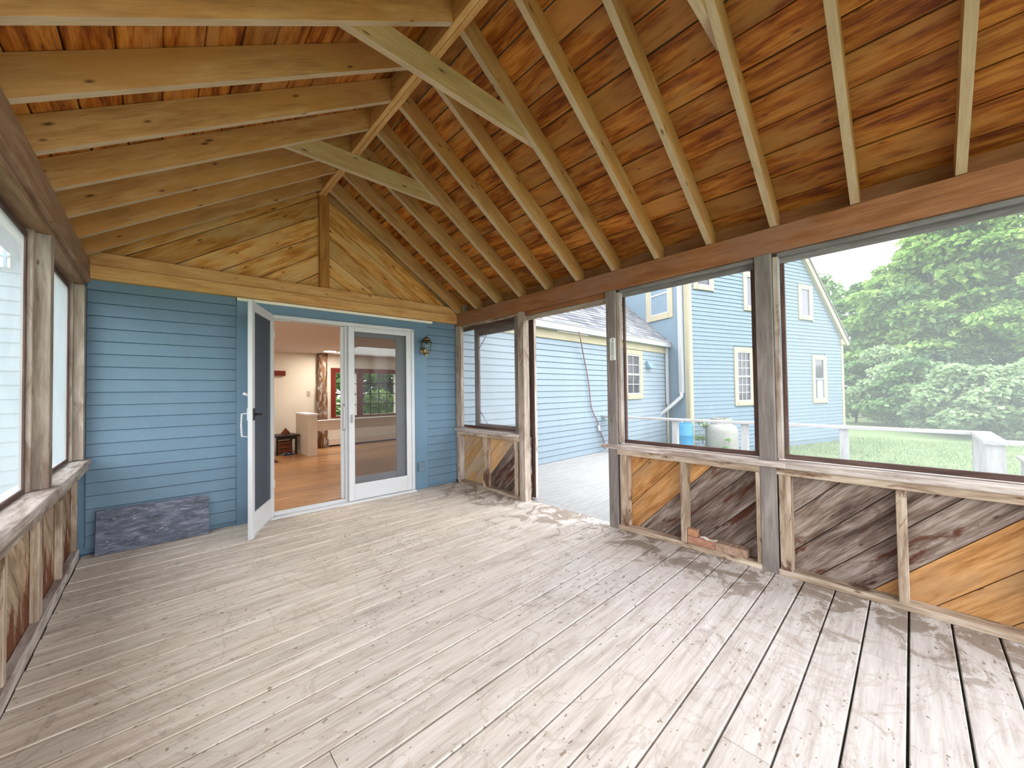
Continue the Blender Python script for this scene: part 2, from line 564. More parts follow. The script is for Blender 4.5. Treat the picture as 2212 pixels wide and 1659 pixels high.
def leaf_mat(name, a, b, c):
    s = NT(name)
    pos = s.n('NewGeometry').outputs['Position']
    n = s.noise(pos, .9, 5, .7)
    rn = s.n('NewGeometry').outputs['Random Per Island']
    v = s.math('ADD', s.math('MULTIPLY', n, .6), s.math('MULTIPLY', rn, .4))
    col = s.ramp(v, [(.28, a), (.5, b), (.72, c)])
    d = s.n('BsdfDiffuse', {'Color': col}).outputs[0]
    t = s.n('BsdfTranslucent', {'Color': col}).outputs[0]
    m = s.n('MixShader', {0: .38, 1: d, 2: t}).outputs[0]
    s.t.links.new(m, s.out.inputs['Surface'])
    return s.mat


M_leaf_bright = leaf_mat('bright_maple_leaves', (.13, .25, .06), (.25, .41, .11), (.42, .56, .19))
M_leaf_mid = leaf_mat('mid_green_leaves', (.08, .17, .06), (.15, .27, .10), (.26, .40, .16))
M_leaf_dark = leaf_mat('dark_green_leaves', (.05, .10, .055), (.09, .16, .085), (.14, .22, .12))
M_leaf_pale = leaf_mat('pale_shrub_leaves', (.16, .26, .12), (.28, .40, .20), (.42, .53, .30))
M_grassblade = leaf_mat('grass_blades', (.12, .19, .075), (.19, .26, .12), (.26, .33, .17))


def lawn_mat():
    s = NT('lawn_turf')
    pos = s.n('NewGeometry').outputs['Position']
    n = s.noise(pos, .6, 6, .65); n2 = s.noise(pos, 14, 5, .7)
    v = s.math('ADD', s.math('MULTIPLY', n, .5), s.math('MULTIPLY', n2, .5))
    return s.finish(s.ramp(v, [(.3, (.10, .15, .06)), (.5, (.16, .22, .10)), (.7, (.24, .29, .15))]), .95, .1, n2, .6, bdist=.03)


M_lawn = lawn_mat()


def slate_mat():
    s = NT('veined_slate')
    co = s.n('TexCoord').outputs['Object']
    m1 = s.mapped(co, (2.6, 12, 2))
    n = s.noise(m1, 2.2, 8, .68, 1.2)
    n2 = s.noise(s.mapped(co, (3.5, 16, 3)), 2.6, 6, .7, 1.6)
    c = s.ramp(n, [(.32, (.03, .035, .055)), (.5, (.09, .105, .155)), (.68, (.22, .23, .29))])
    c = s.mix(s.math('MULTIPLY', s.step(n2, .56, .66), .8), c, (.40, .38, .39))
    return s.finish(c, .55, .4, n, .2)


M_slate = slate_mat()


def log_mat():
    s = NT('mottled_rough_post')
    co = s.n('TexCoord').outputs['Object']
    n = s.noise(s.mapped(co, (9, 9, 3.4)), 1.3, 6, .65, .8)
    c = s.ramp(n, [(.36, (.09, .032, .012)), (.46, (.21, .10, .04)), (.52, (.15, .09, .06)), (.58, (.42, .36, .32))])
    return s.finish(c, .8, .2, n, .6)


M_log = log_mat()


def shingle_mat():
    s = NT('grey_shingles')
    rn = s.n('NewGeometry').outputs['Random Per Island']
    co = s.n('TexCoord').outputs['Object']
    n = s.noise(co, 60, 4, .7)
    v = s.math('ADD', s.math('MULTIPLY', rn, .6), s.math('MULTIPLY', n, .4))
    return s.finish(s.ramp(v, [(.25, (.11, .115, .13)), (.5, (.165, .17, .185)), (.75, (.22, .225, .24))]), .9, .2, n, .3)


M_shingle = shingle_mat()

# ================================================================== the porch
XL, XR = -0.39, 2.90          # inner faces of the two side beams
ZB0, ZB1 = 2.08, 2.248        # side beams, bottom and top
YF = -1.50                    # open front of the porch, behind the camera
L0 = V((-.41, 4.33, 0)); R0 = V((2.915, 4.19, 0))
H = frame(L0, R0 - L0, (-(R0 - L0).y, (R0 - L0).x, 0))   # house wall: x along, y inward (away from the porch), z up
UW = (R0 - L0).length

# ---- floor: one object per plank
fl = struct('floor', 'grey-tan weathered porch floor of wide deck planks')
pitch = .1482
y_seam0 = .037
planks = []
k0 = math.floor((YF - y_seam0) / pitch)
joint_x = {0.189: 1.86, .482: 1.34}
for k in range(k0, 40):
    y0 = y_seam0 + k * pitch + .0035
    y1 = y0 + pitch - .007 + rnd.uniform(-.0015, .0012)
    if y0 > 4.30: break
    y1 = min(y1, 4.33)
    if y1 - y0 < .02: continue
    js = []
    if k == 2: js = [1.42]
    elif k == 8: js = [.42]
    elif k == 0: js = [2.33]
    elif k % 5 == 3: js = [rnd.choice([.95, 1.9, -.05])]
    dz = rnd.uniform(-.0015, .0015)
    xs = [-.428 + rnd.uniform(-.004, .003)] + js + [2.985]
    for a, b in zip(xs[:-1], xs[1:]):
        xe = b - .0015
        if y1 > 4.2 and xe > 2.6: xe = 2.9
        abox('plank', a + .0015, xe, y0, y1, -.026 + dz, dz, M_floor, fl, 'X', ch=.003)
for k in range(6):
    x = -.40 + k * .66
    abox('joist', x, x + .04, YF, 4.2, -.20, -.027, M_postg, fl, 'Y')

# ---- outer deck beyond the doorway
dk = struct('deck_floor', 'sun-bleached outdoor deck beyond the open doorway')
abox('header_plank', 2.989, 3.085, YF, 4.17, -.026, -.001, M_deckout, dk, 'Y')
for k in range(60):
    y0 = -2.6 + k * pitch + .002
    if y0 > 4.1: break
    y1 = min(y0 + pitch - .004, 4.17)
    xe = 6.44 if y0 > -.56 else 5.45
    abox('plank', 3.088, xe, y0, y1, -.026, -.002 + rnd.uniform(-.001, .001), M_deckout, dk, 'X')
for x in (3.1, 4.6, 5.35): abox('joist', x, x + .05, -2.5, 4.1, -.30, -.027, M_postg, dk, 'Y')
for x in (3.12, 4.65):
    for y in (-2.3, .6, 3.6): abox('pier', x - .06, x + .06, y - .06, y + .06, -.45, -.30, M_foundation, dk, 'Z')

# ---- back wall of the porch (blue clapboards round the sliding door)
wb = struct('wall_back', 'blue clapboard house wall with wide blue trim round the sliding door')
abox('sheathing', -.14, 1.19, .03, .10, .0, 2.34, M_trimblue, wb, 'X', H)
abox('sheathing', 2.70, UW + .06, .03, .10, .0, 2.34, M_trimblue, wb, 'X', H)
abox('sheathing', 1.19, 2.70, .03, .10, 1.985, 2.34, M_trimblue, wb, 'X', H)


def clap(name, u0, u1, z, F, mat, parent, exp=.0997, tilt=.013):
    """one clapboard: wedge section, butt edge down"""
    Lx = u1 - u0
    key = ('clap', round(Lx, 3), round(exp, 4), mat.name)
    me = _cache.get(key)
    if me is None:
        h = exp - (.009 if mat is M_bluewing else .006)
        sec = [(.008, 0), (-tilt, 0), (-.003, h), (.010, h)]   # (y, z); -y is towards the viewer
        vs_ = [(-Lx / 2, y, zz) for y, zz in sec] + [(Lx / 2, y, zz) for y, zz in sec]
        fs = [(0, 1, 2, 3), (7, 6, 5, 4)] + [(i, i + 4, (i + 1) % 4 + 4, (i + 1) % 4) for i in range(4)]
        me = with_mat(mesh_of('clapboard', vs_, fs), mat)
        _cache[key] = me
    o = bpy.data.objects.new(name, me)
    return place(o, F @ Matrix.Translation(V(((u0 + u1) / 2, .018, z))), parent)


zc = 2.039
zs = []
while zc > -.05:
    zs.append(zc); zc -= .0997
for z in zs:
    clap('clapboard', .0, .93, max(z, .002), H, M_blue, wb)
    clap('clapboard', 2.895, UW, max(z, .002), H, M_blue, wb)
abox('wall_sill', -.14, UW + .05, .006, .10, -.3, -.0015, M_blue, wb, 'X', H)
abox('trim_board', .932, 1.19, -.002, .03, .0, 2.10, M_trimblue, wb, 'Z', H)
abox('trim_board', 2.702, 2.893, -.002, .03, .0, 2.10, M_trimblue, wb, 'Z', H)
abox('trim_board', 1.19, 2.702, -.002, .03, 1.985, 2.10, M_trimblue, wb, 'X', H)
abox('flashing_strip', .936, 2.96, -.022, .03, 2.084, 2.112, M_creamstrip, wb, 'X', H)
abox('tie_beam', -.002, UW + .003, -.045, .03, 2.116, 2.222, M_tie, wb, 'X', H)
abox('tie_beam', -.002, UW + .003, -.026, .03, 2.226, 2.330, M_tie, wb, 'X', H)

# gable above: boards in a chevron either side of the king post
UC = 1.690
SL = .667


def roof_z(x): return ZB1 - .003 + SL * min(x - XL, XR - x)


gx = lambda u: u - .41
tri = [(.0, 2.33), (UW, 2.33), (UW, 2.42), (UC - .02, 3.50), (.0, 2.42)]
abox('gable_backing', .0, UW, .032, .05, 2.33, 2.50, M_darkwood, wb, 'X', H)
prism('gable_backing', [(x, z) for x, z in tri], H @ frame(V((0, .055, 0)), (1, 0, 0), (0, 0, 1)), .006, M_darkwood, wb)
cs, sn = math.cos(math.atan(SL)), math.sin(math.atan(SL))
bp_ = .2045 * cs
for side in (0, 1):
    half = [(.0, 2.33), (UC - .012, 2.33), (UC - .012, 3.52), (.0, 3.52 - SL * (UC - .012))] if side == 0 else \
        [(UC + .012, 2.33), (UW, 2.33), (UW, 3.52 - SL * (UW - UC - .012)), (UC + .012, 3.52)]
    org = V((UC, 0, 2.52)) if side == 0 else V((UC, 0, 2.524))
    ex = (cs, sn) if side == 0 else (cs, -sn)
    nx, nz = -ex[1], ex[0]
    for k in range(-7, 6):
        lo, hi = k * bp_ + .0032, (k + 1) * bp_ - .0032
        c0 = nx * org.x + nz * org.z
        poly = clip_poly(half, nx, nz, c0 + hi)
        poly = clip_poly(poly, -nx, -nz, -(c0 + lo)) if len(poly) > 2 else poly
        if len(poly) < 3: continue
        cx = sum(p[0] for p in poly) / len(poly); cz = sum(p[1] for p in poly) / len(poly)
        loc = [((p[0] - cx) * ex[0] + (p[1] - cz) * ex[1], (p[0] - cx) * nx + (p[1] - cz) * nz) for p in poly]
        m = H @ frame(V((cx, .048, cz)), (ex[0], 0, ex[1]), (nx, 0, nz))
        prism('gable_board', loc, m, .017 + rnd.uniform(0, .002), M_gable, wb)
abox('king_post', UC - .048, UC + .048, -.012, .032, 2.331, 3.36, M_king, wb, 'Z', H)

# ---- roof: ridge, rafters, sheathing boards, collar ties
ce = struct('ceiling', 'open gable roof of orange-brown boards on pale rafters')
XC = (XL + XR) / 2
DV = .165
for dx in (-.0185, .0185):
    abox('ridge_beam', XC + dx - .0175, XC + dx + .0175, YF - .1, 4.262, 3.315, 3.315 + .21, M_tie, ce, 'Y')
RY = [-.197 + .392 * k for k in range(-3, 12)]
xe_r = .09        # rafters run past the inner face of the beam
for y in RY:
    for s in (1, -1):
        x0 = XR + xe_r if s > 0 else XL - xe_r
        x1 = XC + .037 * s
        xb = XR if s > 0 else XL
        zb = lambda x: ZB1 + SL * abs(xb - x) * (1 if (xb - x) * s > 0 else -1)
        # polygon in (slope, normal) coordinates; birdsmouth left out of sight on the beam
        pts = [(xb, ZB1), (x1, zb(x1)), (x1, zb(x1) + DV), (x0, zb(x0) + DV), (x0, ZB1)]
        ex = V((-cs * s, 0, sn)); ey = V((sn * s, 0, cs))
        c = V(((x0 + x1) / 2, y, zb((x0 + x1) / 2) + DV / 2))
        loc = [((V((px, y, pz)) - c).dot(ex), (V((px, y, pz)) - c).dot(ey)) for px, pz in pts]
        ez = ex.cross(ey)
        m = frame(c - ez * .019, ex, ey)
        prism('rafter', loc, m, .038, M_rafter, ce, key=('rafter', s), edge=M_raftbounce)
# sheathing boards run along the porch, lowest one over the beam
sp = .163
for s in (1, -1):
    xb = XR if s > 0 else XL
    ex = V((-cs * s, 0, sn))
    base = V((xb, 0, ZB1 + DV))
    tot = (XC - XL) / cs
    start = -.36 / cs
    n = 0
    a = -.009 - 2 * sp
    nrm = V((sn * s, 0, cs))
    while a < tot:
        b = min(a + sp, tot)
        cuts = [YF - .12]
        jn = rnd.sample(RY[1:-1], 2 if n % 2 else 1)
        cuts += sorted(jn) + [4.36]
        for y0, y1 in zip(cuts[:-1], cuts[1:]):
            if y1 - y0 < .3: continue
            g = .005 if n % 3 else .009
            mid = base + ex * ((a + b) / 2) + nrm * (.010 + rnd.uniform(-.001, .0015))
            o = bpy.data.objects.new('roof_board', box_mesh(y1 - y0 - .002, b - a - g, .017, .003, M_sheath))
            place(o, frame(V((mid.x, (y0 + y1) / 2, mid.z)), (0, 1, 0), ex), ce)
        a = b; n += 1
    # roofing above
    L = tot + .45
    o = bpy.data.objects.new('roofing', box_mesh(4.36 - YF + .2, L, .02, .002, M_shingle))
    mid = base + ex * (tot / 2 - .2) + nrm * .034
    place(o, frame(V((mid.x, (4.36 + YF - .2) / 2, mid.z)), (0, 1, 0), ex), ce)
# ridge cap keeps daylight out of the joint
abox('ridge_cap', XC - .06, XC + .06, YF - .2, 4.36, ZB1 + DV + SL * (XC - XL) + .025, ZB1 + DV + SL * (XC - XL) + .06, M_shingle, ce, 'Y')
for k in (2, 5, 8):
    y = -.197 + .392 * k
    zt, z1 = 2.945, 3.085
    def rx(z): return (z - DV - ZB1 + .004) / SL
    pts = [(XL + rx(zt) , zt), (XR - rx(zt), zt), (XR - rx(z1), z1), (XL + rx(z1), z1)]
    c = (XC, (zt + z1) / 2)
    loc = [(px - c[0], pz - c[1]) for px, pz in pts]
    prism('collar_tie', loc, frame(V((c[0], y + .0585, c[1])), (1, 0, 0), (0, 0, 1)), .038, M_tie2, ce, key='tie', edge=M_raftbounce)


# ---- diagonal boarding of the knee walls
def diag(parent, X, y0, y1, z0, z1, c_off, mats, pitch_=.24, outward=1, flip=1):
    """boards at 45 degrees, seams where y*flip+z = c_off + pitch_*k"""
    rect = [(y0, z0), (y1, z0), (y1, z1), (y0, z1)]
    ex = V((0, -flip, 1)).normalized()
    ey = V((0, flip, 1)).normalized()
    lo = min(p[0] * flip + p[1] for p in rect); hi = max(p[0] * flip + p[1] for p in rect)
    bx0 = X + .0215 if outward > 0 else X - .0275
    abox('backing_board', bx0, bx0 + .006, y0, y1, z0, z1, M_black, parent, 'Y')
    k = math.floor((lo - c_off) / pitch_)
    while c_off + k * pitch_ < hi:
        a, b = c_off + k * pitch_ + .003, c_off + (k + 1) * pitch_ - .003
        poly = clip_poly(rect, flip, 1, b)
        poly = clip_poly(poly, -flip, -1, -a) if len(poly) > 2 else poly
        if len(poly) > 2:
            cy = sum(p[0] for p in poly) / len(poly); cz = sum(p[1] for p in poly) / len(poly)
            ez = ex.cross(ey)
            loc = [(V((0, p[0] - cy, p[1] - cz)).dot(ex), V((0, p[0] - cy, p[1] - cz)).dot(ey)) for p in poly]
            th = .018 + rnd.uniform(0, .003)
            org = V((X + (th if ez.x < 0 else 0) if outward > 0 else X - (th if ez.x > 0 else 0), cy, cz))
            prism('diagonal_board', loc, frame(org, ex, ey), th, mats((a + b) / 2), parent)
        k += 1


def screen_unit(parent, X, y0, y1, z0, z1, fm, sm, fw=.045, bottom=None, th=.022, top=None):
    """a framed insect screen in the plane X"""
    parent = part_empty('screen', (X, (y0 + y1) / 2, z0), parent)
    abox('rail', X, X + th, y0, y1, z1 - fw, z1, top or fm, parent, 'Y')
    abox('rail', X, X + th, y0, y1, z0, z0 + fw * .7, bottom or fm, parent, 'Y')
    abox('stile', X, X + th, y0, y0 + fw * .55, z0 + fw * .7, z1 - fw, fm, parent, 'Z')
    abox('stile', X, X + th, y1 - fw * .55, y1, z0 + fw * .7, z1 - fw, fm, parent, 'Z')
    xm = X + th / 2
    free('insect_mesh', [(xm, y0 + .01, z0 + .01), (xm, y1 - .01, z0 + .01), (xm, y1 - .01, z1 - .01), (xm, y0 + .01, z1 - .01)], [(0, 1, 2, 3)], sm, parent, loc=(xm, (y0 + y1) / 2, (z0 + z1) / 2))


# ---- right wall
wr = struct('wall_right', 'screened wall of weathered posts over a low diagonal-boarded wall')
abox('side_beam', XR, XR + .045, YF, 4.19, ZB0, ZB1 - .003, M_beam, wr, 'Y')
abox('side_beam', XR + .046, XR + .09, YF, 4.19, ZB0, ZB1 - .003, M_beam, wr, 'Y')
abox('eave_blocking', XR + .092, XR + .112, YF, 4.30, ZB1 - .003, ZB1 + .14, M_beam, wr, 'Y')
XP = XR + .09


def rpost(y0, y1, m=M_post, z0=0.0, z1=ZB0 - .002, x0=XR, x1=XP, nm='post'):
    abox(nm, x0, x1, y0, y1, z0, z1, m, wr, 'Z')


rpost(1.760, 1.850, M_postg)            # door post with the thermometer
rpost(.607, .700, M_postg)              # middle post
rpost(2.895, 2.985, M_post)             # hinge post of the doorway
rpost(4.150, 4.188, M_post)             # corner
rpost(YF, YF + .09, M_post)
# stops and trim strips
abox('stop_strip', XR + .035, XR + .066, 2.987, 3.075, .74, ZB0 - .002, M_postg, wr, 'Z')
abox('stop_strip', XR + .02, XR + .066, 4.09, 4.149, .74, ZB0 - .002, M_post, wr, 'Z')
abox('stop_strip', XR + .03, XR + .066, 1.728, 1.759, .74, ZB0 - .002, M_post, wr, 'Z')
abox('stop_strip', XR + .03, XR + .066, .575, .606, .74, ZB0 - .002, M_post, wr, 'Z')
abox('stop_strip', XR + .03, XR + .066, .701, .715, .74, ZB0 - .002, M_dkframe, wr, 'Z')
# low walls: plates, sills, studs
for y0, y1 in ((2.985, 4.18), (YF + .09, 1.760)):
    segs = [(y0, y1)] if y0 > 2 else [(.70, 1.76), (YF + .09, .607)]
    for a, b in segs:
        abox('bottom_plate', XR, XP, a, b, 0.0005, .038, M_stud, wr, 'Y')
        abox('top_plate', XR + .002, XP, a, b, .640, .688, M_stud, wr, 'Y')
abox('window_sill', XR - .035, XP + .03, 2.975, 4.185, .690, .728, M_sill, wr, 'Y')
abox('window_sill', XR - .035, XR - .002, .55, 1.90, .690, .726, M_sill, wr, 'Y')
for a, b in ((.702, 1.758), (YF + .095, .605)):
    abox('window_sill', XR - .002, XP + .03, a, b, .690, .728, M_sill, wr, 'Y')
abox('window_sill', XR - .035, XR - .002, YF + .05, .549, .690, .724, M_sill, wr, 'Y')
for y in (1.680, 1.187, .700, .537, .030, -.45, -.80):
    w = .062 if y in (1.680, .537) else .042
    if y == .700: w = .028
    abox('stud', XR + .004, XP, y, y + w, .039, .639, M_stud, wr, 'Z')
for y, w, mm in ((4.125, .042, M_sill), (3.585, .046, M_stud), (3.02, .05, M_stud)):
    abox('stud', XR + .004, XP, y, y + w, .039, .639, mm, wr, 'Z')
diag(wr, XP + .002, .60, 1.765, .0, .69, .21, lambda c: M_kgold if c > 1.62 else M_kgrey)
diag(wr, XP + .002, YF + .02, .598, .0, .69, .21, lambda c: M_kgold if c < .21 else M_kgrey)
diag(wr, XP + .002, 2.90, 4.185, .0, .69, 3.76 - .48, lambda c: M_kmix if c > 3.75 else M_kgrey, pitch_=.243)
# door head stop in the doorway
abox('door_head', XR + .03, XP, 1.851, 2.894, 2.035, ZB0 - .001, M_beam, wr, 'Y')
abox('door_head', XR + .05, XP - .01, 1.851, 2.894, 1.985, 2.034, M_post, wr, 'Y')
# screens
screen_unit(wr, XR + .068, 3.076, 4.149, .735, 2.055, M_dkframe, M_screenclean)
screen_unit(wr, XR + .068, .716, 1.727, .735, 2.06, M_dkframe, M_screenclean, top=M_grframe)
screen_unit(wr, XR + .068, YF + .092, .574, .735, 2.06, M_dkframe, M_screenhazy, top=M_grframe)
for a, b in ((.701, 1.759), (YF + .09, .606), (2.986, 4.15)):
    abox('frame_head', XR + .03, XR + .066, a, b, 2.052, ZB0 - .001, M_stud if a > 2 else M_grframe, wr, 'Y')

# ---- left wall
wl = struct('wall_left', 'left screened wall with weathered posts over a stained low wall')
abox('side_beam', XL - .045, XL, YF, 4.30, ZB0, ZB1 - .003, M_beaml, wl, 'Y')
abox('side_beam', XL - .09, XL - .046, YF, 4.30, ZB0, ZB1 - .003, M_beam, wl, 'Y')
abox('eave_blocking', XL - .112, XL - .092, YF, 4.30, ZB1 - .003, ZB1 + .14, M_beam, wl, 'Y')
abox('frame_head', XL - .110, XL - .025, YF, 4.30, 2.045, ZB0 - .001, M_beaml, wl, 'Y')
abox('frame_head', XL - .140, XL - .111, YF, 4.30, 2.00, 2.07, M_stud, wl, 'Y')
XO = -.50
for y0, y1 in ((3.035, 3.115), (4.225, 4.312), (1.95, 2.04), (.8, .89), (YF, YF + .09)):
    abox('post', XO, -.411, y0, y1, .738, 2.044, M_post, wl, 'Z')
for y0, y1 in ((2.985, 3.034), (4.185, 4.224), (3.116, 3.130), (1.91, 1.949), (2.041, 2.08)):
    abox('stop_strip', XO + .002, -.462, y0, y1, .738, 2.044, M_post, wl, 'Z')
abox('window_sill', XO - .01, XL + .012, YF, 3.14, .697, .736, M_sill, wl, 'Y')
abox('window_sill', XO - .01, XL + .010, 3.142, 4.325, .695, .733, M_sill, wl, 'Y')
abox('sill_nosing', XL - .03, XL + .003, YF, 4.27, .655, .694, M_post, wl, 'Y')
abox('outer_sill', XO - .075, XO - .012, YF, 4.3, .70, .722, M_sill, wl, 'Y')
abox('bottom_plate', -.474, -.434, YF, 4.29, -.03, .070, M_sill, wl, 'Y')
abox('rim_joist', XL - .16, XL - .036, YF, 4.42, -.20, -.052, M_kgrey, wl, 'Y')
abox('edge_strip', XL - .058, XL - .048, YF, 4.29, -.05, -.022, M_kgrey, wl, 'Y')
for y, w in ((3.05, .042), (3.10, .042), (2.46, .042), (4.24, .042), (3.66, .042), (1.9, .042), (1.3, .042), (.7, .042), (.1, .042), (-.5, .042)):
    abox('stud', -.474, -.442, y, y + w, .071, .694, M_stud, wl, 'Z')
diag(wl, -.475, YF, 4.31, -.02, .694, .1, lambda c: M_ktan, outward=-1)
for a, b in ((3.131, 4.184), (2.081, 2.984), (.891, 1.909), (YF + .091, .799)):
    screen_unit(wl, XO + .003, a, b, .737, 2.03, M_dkframe, M_screenl, fw=.03, th=.018)

# ================================================================== doors
# sliding glass door in the house wall
d1 = struct('door_1', 'white sliding door with its left half open and a dark mesh panel on the right')
abox('jamb', 1.192, 1.212, -.035, .09, .0, 1.98, M_white, d1, 'Z', H)
abox('jamb', 2.662, 2.700, -.035, .09, .0, 1.98, M_white, d1, 'Z', H)
abox('head_jamb', 1.192, 2.700, -.035, .09, 1.945, 1.984, M_white, d1, 'X', H)
abox('threshold', 1.192, 2.700, -.075, .012, .001, .022, M_white, d1, 'X', H)
abox('threshold', 1.212, 2.662, .013, .09, .001, .040, M_white, d1, 'X', H)
abox('track', 1.212, 2.662, .012, .018, .04, .052, M_offwhite, d1, 'X', H)


def panel(parent, nm, u0, u1, y0, y1, z0, z1, sw, bw, tw, mat, glaze, gm, sw2=None):
    sw2 = sw if sw2 is None else sw2
    parent = part_empty(nm, H @ V(((u0 + u1) / 2, y0, z0)), parent)
    abox('stile', u0, u0 + sw, y0, y1, z0, z1, mat, parent, 'Z', H)
    abox('stile', u1 - sw2, u1, y0, y1, z0, z1, mat, parent, 'Z', H)
    abox('rail', u0 + sw, u1 - sw2, y0, y1, z0, z0 + bw, mat, parent, 'X', H)
    abox('rail', u0 + sw, u1 - sw2, y0, y1, z1 - tw, z1, mat, parent, 'X', H)
    ym = (y0 + y1) / 2
    c = H @ V(((u0 + u1) / 2, ym, (z0 + z1) / 2))
    vs_ = [H @ V(p) for p in ((u0 + sw - .005, ym, z0 + bw - .005), (u1 - sw2 + .005, ym, z0 + bw - .005), (u1 - sw2 + .005, ym, z1 - tw + .005), (u0 + sw - .005, ym, z1 - tw + .005))]
    free(glaze, vs_, [(0, 1, 2, 3)], gm, parent, loc=c)


panel(d1, 'mesh_panel', 1.925, 2.660, -.03, -.005, .026, 1.944, .062, .178, .052, M_white, 'door_mesh', M_darkmesh)
panel(d1, 'fixed_panel', 1.90, 2.660, .016, .045, .053, 1.944, .085, .21, .10, M_white, 'fixed_glass', M_glass, .17)
panel(d1, 'sliding_panel', 1.868, 2.60, .052, .085, .053, 1.944, .06, .21, .10, M_white, 'sliding_glass', M_glass)
tube('pull_handle', [H @ V((1.89, .05, .80)), H @ V((1.89, .012, .82)), H @ V((1.89, .008, .95)), H @ V((1.89, .012, 1.06)), H @ V((1.89, .05, 1.08))], .009, M_offwhite, d1)
abox('latch', 1.945, 1.965, -.042, -.031, .88, .97, M_steel, d1, 'Z', H)

# hinged storm door, swung into the porch
d2 = struct('door_2', 'white storm door with a dark mesh standing open at the left of the doorway')
hp = V((.802, 4.268, 0)); npt = V((.545, 3.742, 0))
dx_ = npt - hp
D2 = frame(hp, dx_, (-dx_.y, dx_.x, 0))     # x from the hinge outward, y one side
WD = dx_.length
tk = .017
abox('hinge_stile', 0, .06, -tk, tk, .028, 1.975, M_offwhite, d2, 'Z', D2)
abox('latch_stile', WD - .06, WD, -tk, tk, .012, 1.995, M_offwhite, d2, 'Z', D2)
abox('top_rail', .06, WD - .06, -tk, tk, 1.91, 1.985, M_offwhite, d2, 'X', D2)
abox('kick_panel', .06, WD - .06, -tk * .6, tk * .6, .028, .215, M_offwhite, d2, 'X', D2)
abox('panel_lip', .06, WD - .06, -tk * .8, tk * .8, .118, .132, M_offwhite, d2, 'X', D2)
free('door_mesh', [D2 @ V(p) for p in ((.058, 0, .214), (WD - .058, 0, .214), (WD - .058, 0, 1.915), (.058, 0, 1.915))], [(0, 1, 2, 3)], M_darkmesh, d2, loc=D2 @ V((WD / 2, 0, 1)))
for sgn in (1, -1):
    mt = M_offwhite if sgn < 0 else M_black
    y = sgn * (tk + .005)
    abox('handle_plate', WD - .045, WD - .012, min(y - .004, y + .004), max(y - .004, y + .004), .99, 1.09, mt, d2, 'Z', D2)
    if sgn < 0:
        tube('pull_handle', [D2 @ V((WD - .03, -tk - .006, 1.05)), D2 @ V((WD - .03, -tk - .05, 1.045)), D2 @ V((WD - .03, -tk - .055, .95)), D2 @ V((WD - .03, -tk - .05, .86)), D2 @ V((WD - .03, -tk - .006, .855))], .008, M_offwhite, d2)
        tube('thumb_latch', [D2 @ V((WD - .03, -tk - .006, 1.20)), D2 @ V((WD - .03, -tk - .04, 1.215))], .012, M_offwhite, d2)
    else:
        tube('lever', [D2 @ V((WD - .03, tk + .006, 1.04)), D2 @ V((WD - .03, tk + .05, 1.04)), D2 @ V((WD - .09, tk + .055, 1.04))], .009, M_black, d2)
for z in (.3, 1.0, 1.75):
    abox('hinge', -.012, .01, -tk - .004, tk + .004, z, z + .07, M_offwhite, d2, 'Z', D2)
tube('closer_arm', [D2 @ V((.05, -tk - .012, 1.93)), H @ V((1.36, -.045, 1.935))], .008, M_offwhite, d2)
abox('strike_plate', 1.165, 1.19, -.04, -.004, .42, .54, M_offwhite, d2, 'Z', H)

# wooden screen door swung right back against the outside of the wall
d3 = struct('door_3', 'dark wooden screen door folded back outside the right-hand screens')
X3 = 3.035
def d3box(nm, y0, y1, z0, z1, ax, m=M_dkframe, x0=0.0, x1=.034):
    abox(nm, X3 + x0, X3 + x1, y0, y1, z0, z1, m, d3, ax)
d3box('hinge_stile', 2.868, 2.955, .02, 2.04, 'Z')
abox('edge_strip', X3, X3 + .034, 2.858, 2.8675, .02, 2.04, M_sill, d3, 'Z')
d3box('free_stile', 3.86, 3.945, .02, 2.04, 'Z')
d3box('top_rail', 2.955, 3.86, 1.93, 2.04, 'Y')
d3box('middle_rail', 2.955, 3.86, .69, .79, 'Y')
d3box('bottom_rail', 2.955, 3.86, .02, .15, 'Y')
d3box('lower_panel', 2.955, 3.86, .15, .69, 'Y', M_kgrey, .012, .022)
free('insect_mesh', [(X3 + .017, 2.95, .78), (X3 + .017, 3.865, .78), (X3 + .017, 3.865, 1.94), (X3 + .017, 2.95, 1.94)], [(0, 1, 2, 3)], M_screen, d3, loc=(X3 + .017, 3.4, 1.4))
for yc, s in ((3.86, -1), (2.955, 1)):
    tube('corner_brace', [(X3 + .008, yc, 1.76), (X3 + .008, yc + s * .17, 1.93)], .006, M_steel, d3, 6)
    tube('corner_brace', [(X3 + .008, yc, .96), (X3 + .008, yc + s * .17, .79)], .006, M_steel, d3, 6)

# ================================================================== things in the porch
# stone slab against the blue wall
sb = empty('stone_slab', (-.01, 4.24, 0), 'dark veined stone slab leaning against the blue wall on the floor', 'slab')
b0, b1 = V((-.350, 4.242, .0005)), V((.318, 4.226, .0005))
exs = (b1 - b0)
top = H @ V((.40, -.016, .335)) - (b0 + b1) / 2
top = V((0, 4.298 - 4.235, .328))
m = frame((b0 + b1) / 2 + V((0, .002, 0)), exs, top)
w = exs.length / 2; h = V(top).length
prism('slab', [(-w, 0), (w, 0), (w, h - .03), (w - .02, h - .004), (w - .06, h), (-w, h)], m, .018, M_slate, sb)

